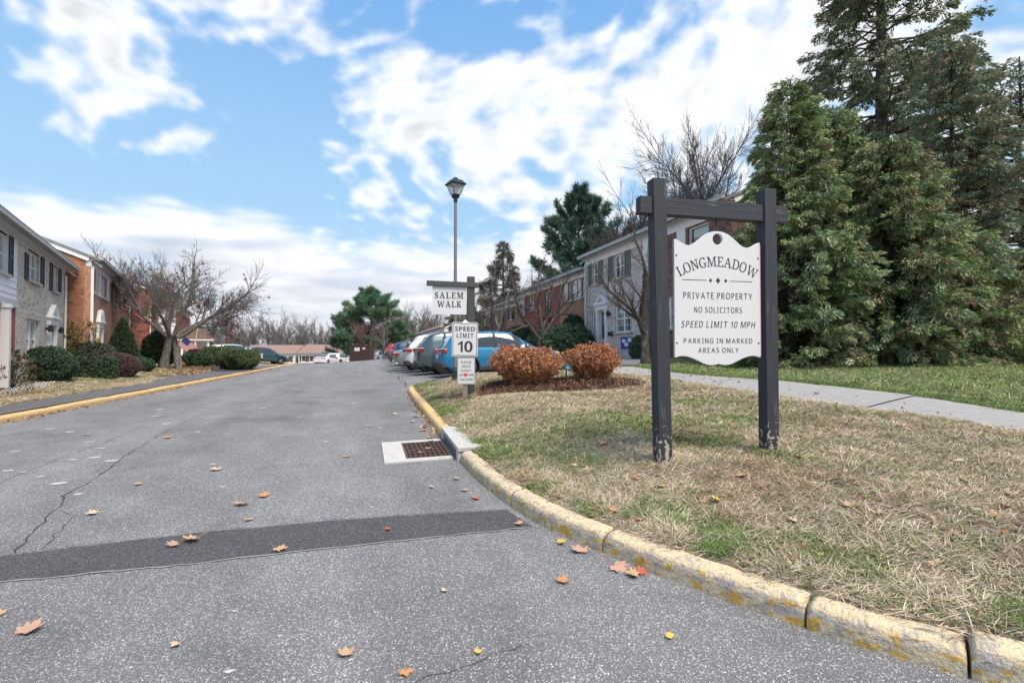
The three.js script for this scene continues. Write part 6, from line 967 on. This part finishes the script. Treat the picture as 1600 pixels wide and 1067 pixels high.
shrub('rhododendron', 'loose green broadleaf shrub under the twisted bare tree', 10.5, 28.4, { seed: 32, rx: 1.2, ry: 0.75, rz: 1.0, n: 2000, leaf: 0.2, geo: G_LEAF, cols: RHO, group: SR2, lumpy: 0.35 });
shrub('round_shrub', 'tall dark rounded evergreen at the white brick house corner', 11.5, 26.9, { seed: 33, rx: 0.75, ry: 1.2, rz: 0.75, n: 2600, leaf: 0.14, geo: G_LEAF, cols: YEW, group: SR2 });
shrub('round_shrub', 'dark green shrub behind the roof of the blue hatchback', 11.4, 37.0, { seed: 34, rx: 1.4, ry: 1.1, rz: 1.2, n: 2400, leaf: 0.18, geo: G_LEAF, cols: YEW, group: SR2, lumpy: 0.2 });
shrub('round_shrub', 'small dark shrub beside the blue yard sign', 10.9, 18.6, { seed: 35, rx: 0.4, ry: 0.5, rz: 0.4, n: 900, leaf: 0.13, geo: G_LEAF, cols: YEW, group: SR2, stems: 6 });
// ---------- grass, litter, fallen leaves ----------
function grassClump(seed, n, flat, L, W) {
  const r = rng(seed), l = []; for (let i = 0; i < n; i++) { const a = r() * 6.283, up = flat ? 0.08 + 0.5 * r() * r() : 0.75 + 0.5 * r(), d = V3(Math.cos(a), up, Math.sin(a)).normalize(), s = V3(-Math.sin(a) + 0.3 * (r() - 0.5), 0.5 * (r() - 0.5), Math.cos(a)).normalize(); l.push(diamond([(r() - 0.5) * L * 1.3, flat ? 0.012 * r() : 0, (r() - 0.5) * L * 1.3], d.toArray(), s.toArray(), L * (0.6 + 0.8 * r()), W, flat ? -0.25 * L * r() : -0.1 * L)); }
  return blades(l);
}
{
  // turf in patches of about 0.4 m (and small ones for edges), five mixtures from straw to green
  const r = rng(77); M.blade = mat([1, 1, 1], 0.8, { side: THREE.DoubleSide, vertexColors: true });
  const cl = [grassClump(1, 8, true, 0.055, 0.0042), grassClump(2, 8, true, 0.08, 0.0036), grassClump(3, 8, false, 0.038, 0.0042), grassClump(4, 8, false, 0.05, 0.0046)];
  const STRAW = [[0.63, 0.545, 0.42], [0.72, 0.645, 0.52], [0.55, 0.45, 0.33], [0.34, 0.25, 0.17], [0.28, 0.2, 0.14], [0.54, 0.48, 0.35], [0.62, 0.53, 0.42]], GREEN = [[0.14, 0.23, 0.055], [0.11, 0.19, 0.045], [0.19, 0.26, 0.075], [0.26, 0.28, 0.12]];
  function patch(size, n, green, seed) {
    const q = rng(seed), pos = [], nor = [], col = [], mtx = new THREE.Matrix4(), e = new THREE.Euler(), v = V3();
    for (let i = 0; i < n; i++) {
      const isG = q() < green, g = cl[(isG ? 2 : 0) + (q() < 0.5 ? 0 : 1)], k = 0.7 + 0.6 * q(); e.set(0.25 * (q() - 0.5), q() * 6.283, 0.25 * (q() - 0.5)); mtx.makeRotationFromEuler(e).scale(V3(k, k, k)); mtx.setPosition((q() - 0.5) * size * 1.05, 0.004 * q(), (q() - 0.5) * size * 1.05);
      const p = g.attributes.position, c0 = pick(q, isG ? GREEN : STRAW, 0.35), nn = g.attributes.normal;
      for (let j = 0; j < p.count; j++) { v.fromBufferAttribute(p, j).applyMatrix4(mtx); pos.push(v.x, v.y, v.z); v.fromBufferAttribute(nn, j).transformDirection(mtx); nor.push(v.x, v.y, v.z); col.push(...c0); }
    }
    const g = new THREE.BufferGeometry(); g.setAttribute('position', new THREE.Float32BufferAttribute(pos, 3)); g.setAttribute('normal', new THREE.Float32BufferAttribute(nor, 3)); g.setAttribute('color', new THREE.Float32BufferAttribute(col, 3)); return g;
  }
  const LV = [0.03, 0.16, 0.36, 0.6, 0.85], big = [], small = []; LV.forEach((g, i) => { for (let k = 0; k < 2; k++) { big.push(patch(0.4, 270, g, 100 + i * 2 + k)); small.push(patch(0.15, 38, g, 200 + i * 2 + k)); } });
  const LB = big.map(() => []), LS = small.map(() => []);
  const path = [[10.2, -1], [8.4, 2], [7.85, 4.5], [7.4, 6.6], [7.0, 8.8], [6.75, 11.5], [6.7, 14.5]];
  function footDist(w, s) { let b = 9; for (let i = 0; i + 1 < path.length; i++) { const [a, c] = path[i], dx = path[i + 1][0] - a, dy = path[i + 1][1] - c, t = clamp(((w - a) * dx + (s - c) * dy) / (dx * dx + dy * dy)); b = Math.min(b, Math.hypot(w - a - t * dx, s - c - t * dy)); } return b; }
  const yAt = (w, s) => { const e = edgeOf(w, s); return lawnY(w, s, e) + bumpy(w, s) * ss(0.15, 0.6, e); };
  const put = (w, s, k, half, isSmall) => {
    const e = edgeOf(w, s); if (e < 0.2 + half) return; if (w > 0 && footDist(w, s) < 0.69 + half) return; if (Math.hypot((w - 3.85) / (1.75 + half), (s - 9.75) / (0.85 + half)) < 0.98) return; if (w < -3 && w > -8.55 - half - (s > 25 ? (s - 25) * 0.13 : 0)) return;
    const { green, brown } = turf(w, s), edgeTuft = w > 0 && e < 0.6 ? 0.7 * ss(0.05, 0.3, pn(w * 2.3 + 7, s * 2.3)) : 0, g = clamp(green * (w > 6.8 ? 1 : 0.78) + edgeTuft + 0.2 * (r() - 0.5)); let i = 0; while (i < 4 && g > (LV[i] + LV[i + 1]) / 2) i++;
    const t = 0.88 + 0.24 * r(), b = brown * 0.45; (isSmall ? LS : LB)[i * 2 + (r() < 0.5 ? 0 : 1)].push([w, s, k, [t * (1 - 0.35 * b), t * (1 - 0.55 * b), t * (1 - 0.65 * b)]]);
  };
  const dist = (w, s) => 0.28 * w + 0.96 * s, inView = (w, s) => { const d = dist(w, s), x = 0.96 * w - 0.28 * s; return d > 1.5 && Math.abs(x) < d * 1.08 + 0.6; };
  const fill = (w0, w1, s0, s1, st, k, keep) => { for (let w = w0; w < w1; w += st) for (let s = s0; s < s1; s += st) { const a = w + (r() - 0.5) * st * 0.6, b = s + (r() - 0.5) * st * 0.6; if (inView(a, b) && keep(a, b)) put(a, b, k, 0.22 * k, false); } };
  fill(1, 9, 0.6, 8, 0.3, 1, (w, s) => dist(w, s) < 6.6); fill(1, 11, 2, 14.6, 0.42, 1.3, (w, s) => dist(w, s) >= 6.4 && dist(w, s) < 12.5); fill(3, 26, 1, 17, 0.62, 1.8, (w, s) => dist(w, s) >= 6.8 && w > 6.5); fill(-13, -8.4, 8, 36, 0.62, 1.8, () => true);
  for (let i = 0; i < 26000; i++) { const w = 1 + 9 * r(), s = 0.6 + 14 * r(), e = edgeOf(w, s), f = w > 5.5 ? footDist(w, s) - 0.69 : 9, m = Math.hypot((w - 3.85) / 1.75, (s - 9.75) / 0.85); if (inView(w, s) && ((e > 0.2 && e < 0.5) || (f > 0 && f < 0.36) || (m > 0.98 && m < 1.35))) put(w, s, 0.9 + 0.3 * r(), 0.03, true); }
  for (let i = 0; i < 1500; i++) { const s = 9 + 16 * r(), w = -8.6 - 0.4 * r(); put(w, s, 1.5, 0.03, true); }
  for (const [pw, ps] of [[2.77, 4.317], [3.92, 4.22], [1.93, 9.97], [2.09, 10.15], [2.17, 12.4]]) for (let i = 0; i < 16; i++) { const a = r() * 6.283, q = 0.06 + 0.11 * r(); put(pw + Math.cos(a) * q, ps + Math.sin(a) * q, 1 + 0.7 * r(), 0, true); }
  const grass = new THREE.Group(); grass.name = 'grass'; grass.userData = { kind: 'stuff', label: 'dry straw grass with green tufts on the lawns', category: 'grass' }; scene.add(grass);
  [[big, LB], [small, LS]].forEach(([gs, ls]) => gs.forEach((g, i) => {
    if (!ls[i].length) return; const im = new THREE.InstancedMesh(g, M.blade, ls[i].length); im.name = i < 4 ? 'straw' : 'green_grass'; im.userData.kind = 'stuff'; im.receiveShadow = im.castShadow = true; const c = new THREE.Color(), up = V3(0, 1, 0), nv = V3(), qa = new THREE.Quaternion(), qb = new THREE.Quaternion();
    ls[i].forEach(([w, s, k, col], j) => { const h = 0.15, y = yAt(w, s); nv.set(-(yAt(w + h, s) - yAt(w - h, s)) / (2 * h), 1, (yAt(w, s + h) - yAt(w, s - h)) / (2 * h)).normalize(); qa.setFromUnitVectors(up, nv); qb.setFromAxisAngle(up, r() * 6.283); dummy.position.set(w, y, -s); dummy.quaternion.copy(qa).multiply(qb); dummy.scale.setScalar(k); dummy.updateMatrix(); im.setMatrixAt(j, dummy.matrix); im.setColorAt(j, c.setRGB(...col)); }); grass.add(im);
  }));
  // mulch chips and fine leaf litter
  const chip = blades([diamond([0, 0, 0], [1, 0.15, 0], [0, 0.3, 1], 0.05, 0.016), diamond([0.01, 0, 0.02], [0.6, 0.3, 0.7], [0.6, 0.2, -0.7], 0.045, 0.018), diamond([-0.02, 0.004, -0.01], [-0.7, 0.2, 0.6], [0.5, 0.3, 0.7], 0.04, 0.014)]), ML = [];
  for (let i = 0; i < 6500; i++) { const a = r() * 6.283, q = Math.sqrt(r()), x = Math.cos(a) * 1.76 * q, z = Math.sin(a) * 0.86 * q, w = 3.85 + x * 0.969 + z * 0.247, s = 9.75 - x * 0.247 + z * 0.969; ML.push([V3(w, groundY(w, s) + 0.075 * (1 - q ** 3) + 0.01, -s), V3(r() - 0.5, 0.2 * r(), r() - 0.5), r() * 6, 0.6 + r(), pick(r, [[0.09, 0.05, 0.035], [0.05, 0.032, 0.025], [0.14, 0.085, 0.06], [0.3, 0.13, 0.07]], 0.5)]); }
  const mg = scatter('mulch_chips', chip, M.needle, ML); mg.userData = { kind: 'stuff', label: 'dark wood chips of the mulch bed', category: 'mulch' };
  const LL = [], lit = blades([diamond([0, 0, 0], [1, 0.1, 0], [0, 0.2, 1], 0.05, 0.03), diamond([0.01, 0.005, 0], [-0.3, 0.2, 1], [1, 0.1, 0.2], 0.035, 0.028)]);
  for (let i = 0; i < 900; i++) { const s = 9 + 45 * r(), w = LEFT_CURB + 0.03 + 0.22 * r() * r(); LL.push([V3(w, roadY(w, s) + 0.012, -s), V3(r() - 0.5, 0.1, r() - 0.5), r() * 6, 0.8 + r(), pick(r, [[0.3, 0.17, 0.08], [0.4, 0.25, 0.13], [0.22, 0.12, 0.07]])]); }
  for (let i = 0; i < 170; i++) { const s = 8 + 5.6 * r(), w = 1.15 - 0.2 * r() * r(); LL.push([V3(w, roadY(w, s) + 0.012, -s), V3(r() - 0.5, 0.1, r() - 0.5), r() * 6, 0.6 + 0.8 * r(), pick(r, [[0.36, 0.2, 0.12], [0.45, 0.3, 0.2], [0.28, 0.16, 0.1]])]); }
  for (let i = 0; i < 1500; i++) { const a = r() * 6.283, q = 3.4 * Math.sqrt(r()), w = -10.9 + Math.cos(a) * q, s = 34.4 + Math.sin(a) * q * 1.6; if (w > -8.9) continue; LL.push([V3(w, groundY(w, s) + 0.04, -s), V3(r() - 0.5, 0.2, r() - 0.5), r() * 6, 1.6 + 1.6 * r(), pick(r, [[0.35, 0.19, 0.09], [0.42, 0.27, 0.13], [0.28, 0.14, 0.08]])]); }
  for (let i = 0; i < 1400; i++) { const w = 1.6 + 6 * r(), s = 2 + 11 * r(); if (edgeR(w, s) < 0.25) continue; LL.push([V3(w, groundY(w, s) + 0.03, -s), V3(r() - 0.5, 0.3, r() - 0.5), r() * 6, 0.5 + 0.7 * r(), pick(r, [[0.4, 0.22, 0.12], [0.5, 0.33, 0.2], [0.3, 0.16, 0.1]])]); }
  const lg = scatter('leaf_litter', lit, M.needle, LL); lg.userData = { kind: 'stuff', label: 'small brown leaf litter along kerbs and under trees', category: 'leaf litter' };
}
// maple leaves, each its own thing
{
  const leafGeo = (seed, curl) => {
    const r = rng(seed), sh = new THREE.Shape(), N = [[90, 1], [80, 0.78], [70, 0.82], [60, 0.58], [50, 0.86], [42, 0.95], [34, 0.74], [24, 0.56], [10, 0.78], [2, 0.7], [-12, 0.46], [-30, 0.56], [-44, 0.42], [-75, 0.16]], pts = [];
    for (const [a, q] of N) pts.push([a, q * (0.9 + 0.2 * r())]); const all = [...pts, ...pts.slice().reverse().filter(([a]) => a !== 90).map(([a, q]) => [180 - a, q * (0.9 + 0.2 * r())])];
    all.forEach(([a, q], i) => { const t = a * Math.PI / 180, x = Math.cos(t) * q, y = Math.sin(t) * q; i ? sh.lineTo(x, y) : sh.moveTo(x, y); });
    const g = new THREE.ExtrudeGeometry(sh, { depth: 0.014, bevelEnabled: false }).translate(0, 0, -0.007), big = g, p = big.attributes.position;
    const stem = new THREE.CylinderGeometry(0.012, 0.018, 0.9, 4).translate(0, -0.6, 0), m = merge([big, stem]), q = m.attributes.position;
    for (let i = 0; i < q.count; i++) { const x = q.getX(i), y = q.getY(i); q.setZ(i, q.getZ(i) + curl * (0.5 * x * x + 0.28 * y * y) + 0.08 * Math.sin(4 * x + seed) * Math.abs(y)); } m.rotateX(-Math.PI / 2); m.computeVertexNormals(); return m;
  };
  const geos = [leafGeo(1, 0.25), leafGeo(2, 0.5), leafGeo(3, 0.75), leafGeo(4, 0.15), leafGeo(5, 0.4)];
  const mats = { tan: mat([0.46, 0.29, 0.17], 0.8), pale: mat([0.56, 0.41, 0.29], 0.8), orange: mat([0.46, 0.23, 0.1], 0.75), red: mat([0.42, 0.11, 0.07], 0.7), yellow: mat([0.58, 0.4, 0.09], 0.75), pink: mat([0.43, 0.265, 0.19], 0.8) };
  const word = { tan: 'tan', pale: 'pale buff', orange: 'orange', red: 'red', yellow: 'yellow', pink: 'pinkish brown' }, r = rng(123); let n = 0;
  const leaf = (w, s, size, kind, where, group, lift) => { const o = mesh('fallen_leaf', geos[n % 5], mats[kind]), e = edgeOf(w, s), tilt = e > 0.2 ? 0.5 : 0.22; o.position.set(w, groundY(w, s) + (lift ?? (e > 0.2 ? 0.035 : 0.014)), -s); o.rotation.set((r() - 0.5) * tilt, r() * 6.283, (r() - 0.5) * tilt, 'YXZ'); { const q = size * (0.75 + 0.5 * r()); o.scale.set(q, q * (0.8 + 1.1 * r()), q * (0.8 + 0.25 * r())); } tag(o, `${word[kind]} fallen maple leaf lying ${where}`, 'leaf', group); n++; };
  const onRoad = [[-1.97, 3.6, 0.085, 'tan'], [-1.71, 3.35, 0.09, 'pink'], [-0.07, 2.66, 0.06, 'tan'], [0.2, 2.45, 0.06, 'orange'], [0.55, 2.5, 0.03, 'yellow'], [1.55, 2.35, 0.04, 'yellow'], [-0.93, 5.67, 0.09, 'orange'], [-1.1, 5.45, 0.08, 'pink'], [-2.34, 6.55, 0.09, 'tan'], [-2.33, 5.54, 0.08, 'pale'], [-0.95, 4.97, 0.06, 'pink'], [-3.08, 9.61, 0.11, 'orange'], [-1.69, 6.95, 0.07, 'pale'], [-0.2, 7.2, 0.06, 'tan'], [0.5, 3.2, 0.035, 'pale'], [0.7, 5.5, 0.06, 'pale'], [-4.6, 10.6, 0.1, 'tan'], [0.1, 9.3, 0.08, 'pale'], [0.6, 10.4, 0.08, 'pale'], [-0.9, 3.0, 0.03, 'pale']];
  for (const l of onRoad) leaf(...l, 'on the open asphalt', 'fallen leaves on the road');
  for (const l of [[-0.6, 4.19, 0.085, 'tan'], [-1.37, 4.5, 0.1, 'pink'], [-1.26, 4.57, 0.1, 'tan'], [0.21, 4.39, 0.045, 'red'], [1.3, 4.2, 0.085, 'pink']]) leaf(...l, 'on the dark asphalt patch', 'fallen leaves on the dark patch', 0.018);
  for (const l of [[1.07, 4.99, 0.07, 'red'], [1.47, 3.72, 0.07, 'yellow'], [1.56, 3.52, 0.08, 'pink'], [1.69, 3.22, 0.085, 'pink'], [1.75, 3.06, 0.075, 'tan'], [1.8, 3.1, 0.06, 'red'], [1.24, 3.1, 0.055, 'orange'], [1.03, 5.72, 0.06, 'pale'], [1.02, 5.3, 0.075, 'pink'], [1.02, 8.2, 0.08, 'pink'], [0.95, 8.6, 0.08, 'orange'], [1.05, 8.9, 0.07, 'tan'], [0.85, 9.4, 0.08, 'pale'], [1.0, 9.9, 0.08, 'pink'], [1.02, 10.6, 0.08, 'tan'], [0.95, 11.5, 0.08, 'orange'], [0.86, 7.15, 0.07, 'pink'], [0.95, 7.5, 0.07, 'tan'], [0.75, 6.95, 0.05, 'orange'], [1.0, 8.02, 0.07, 'tan']]) leaf(...l, 'against the worn kerb', 'fallen leaves along the kerb', l[1] < 7.9 && l[1] > 6.6 ? 0.05 : undefined);
  const lawn = [[2.4, 4.2, 0.08, 'red'], [1.96, 3.81, 0.08, 'orange'], [2.69, 3.43, 0.05, 'yellow'], [3.32, 2.86, 0.07, 'pink'], [3.1, 3.65, 0.07, 'tan'], [4.36, 4.0, 0.05, 'yellow'], [2.1, 4.9, 0.06, 'pale'], [1.85, 5.6, 0.06, 'orange'], [2.3, 6.3, 0.07, 'yellow'], [3.6, 5.6, 0.06, 'tan'], [2.5, 3.9, 0.06, 'orange'], [4.0, 3.1, 0.06, 'pink'], [3.4, 7.2, 0.07, 'tan'], [5.1, 5.2, 0.07, 'pale'], [4.4, 6.8, 0.07, 'orange'], [5.6, 7.6, 0.08, 'tan'], [2.2, 8.3, 0.07, 'pale'], [1.75, 8.9, 0.07, 'tan'], [1.7, 4.3, 0.045, 'red'], [4.9, 2.6, 0.06, 'tan'], [5.3, 3.4, 0.06, 'pale'], [3.9, 2.3, 0.07, 'tan'], [2.9, 2.9, 0.05, 'pale'], [6.2, 4.5, 0.07, 'pink'], [2.6, 5.2, 0.07, 'orange'], [3.2, 6.2, 0.06, 'pale'], [9.5, 6.5, 0.09, 'orange'], [10.8, 8, 0.09, 'tan'], [12, 9.2, 0.1, 'orange'], [9.2, 8.4, 0.08, 'yellow']];
  for (const l of lawn) leaf(...l, 'in the dry grass', 'fallen leaves on the lawn');
}
renderer.render(scene, camera);
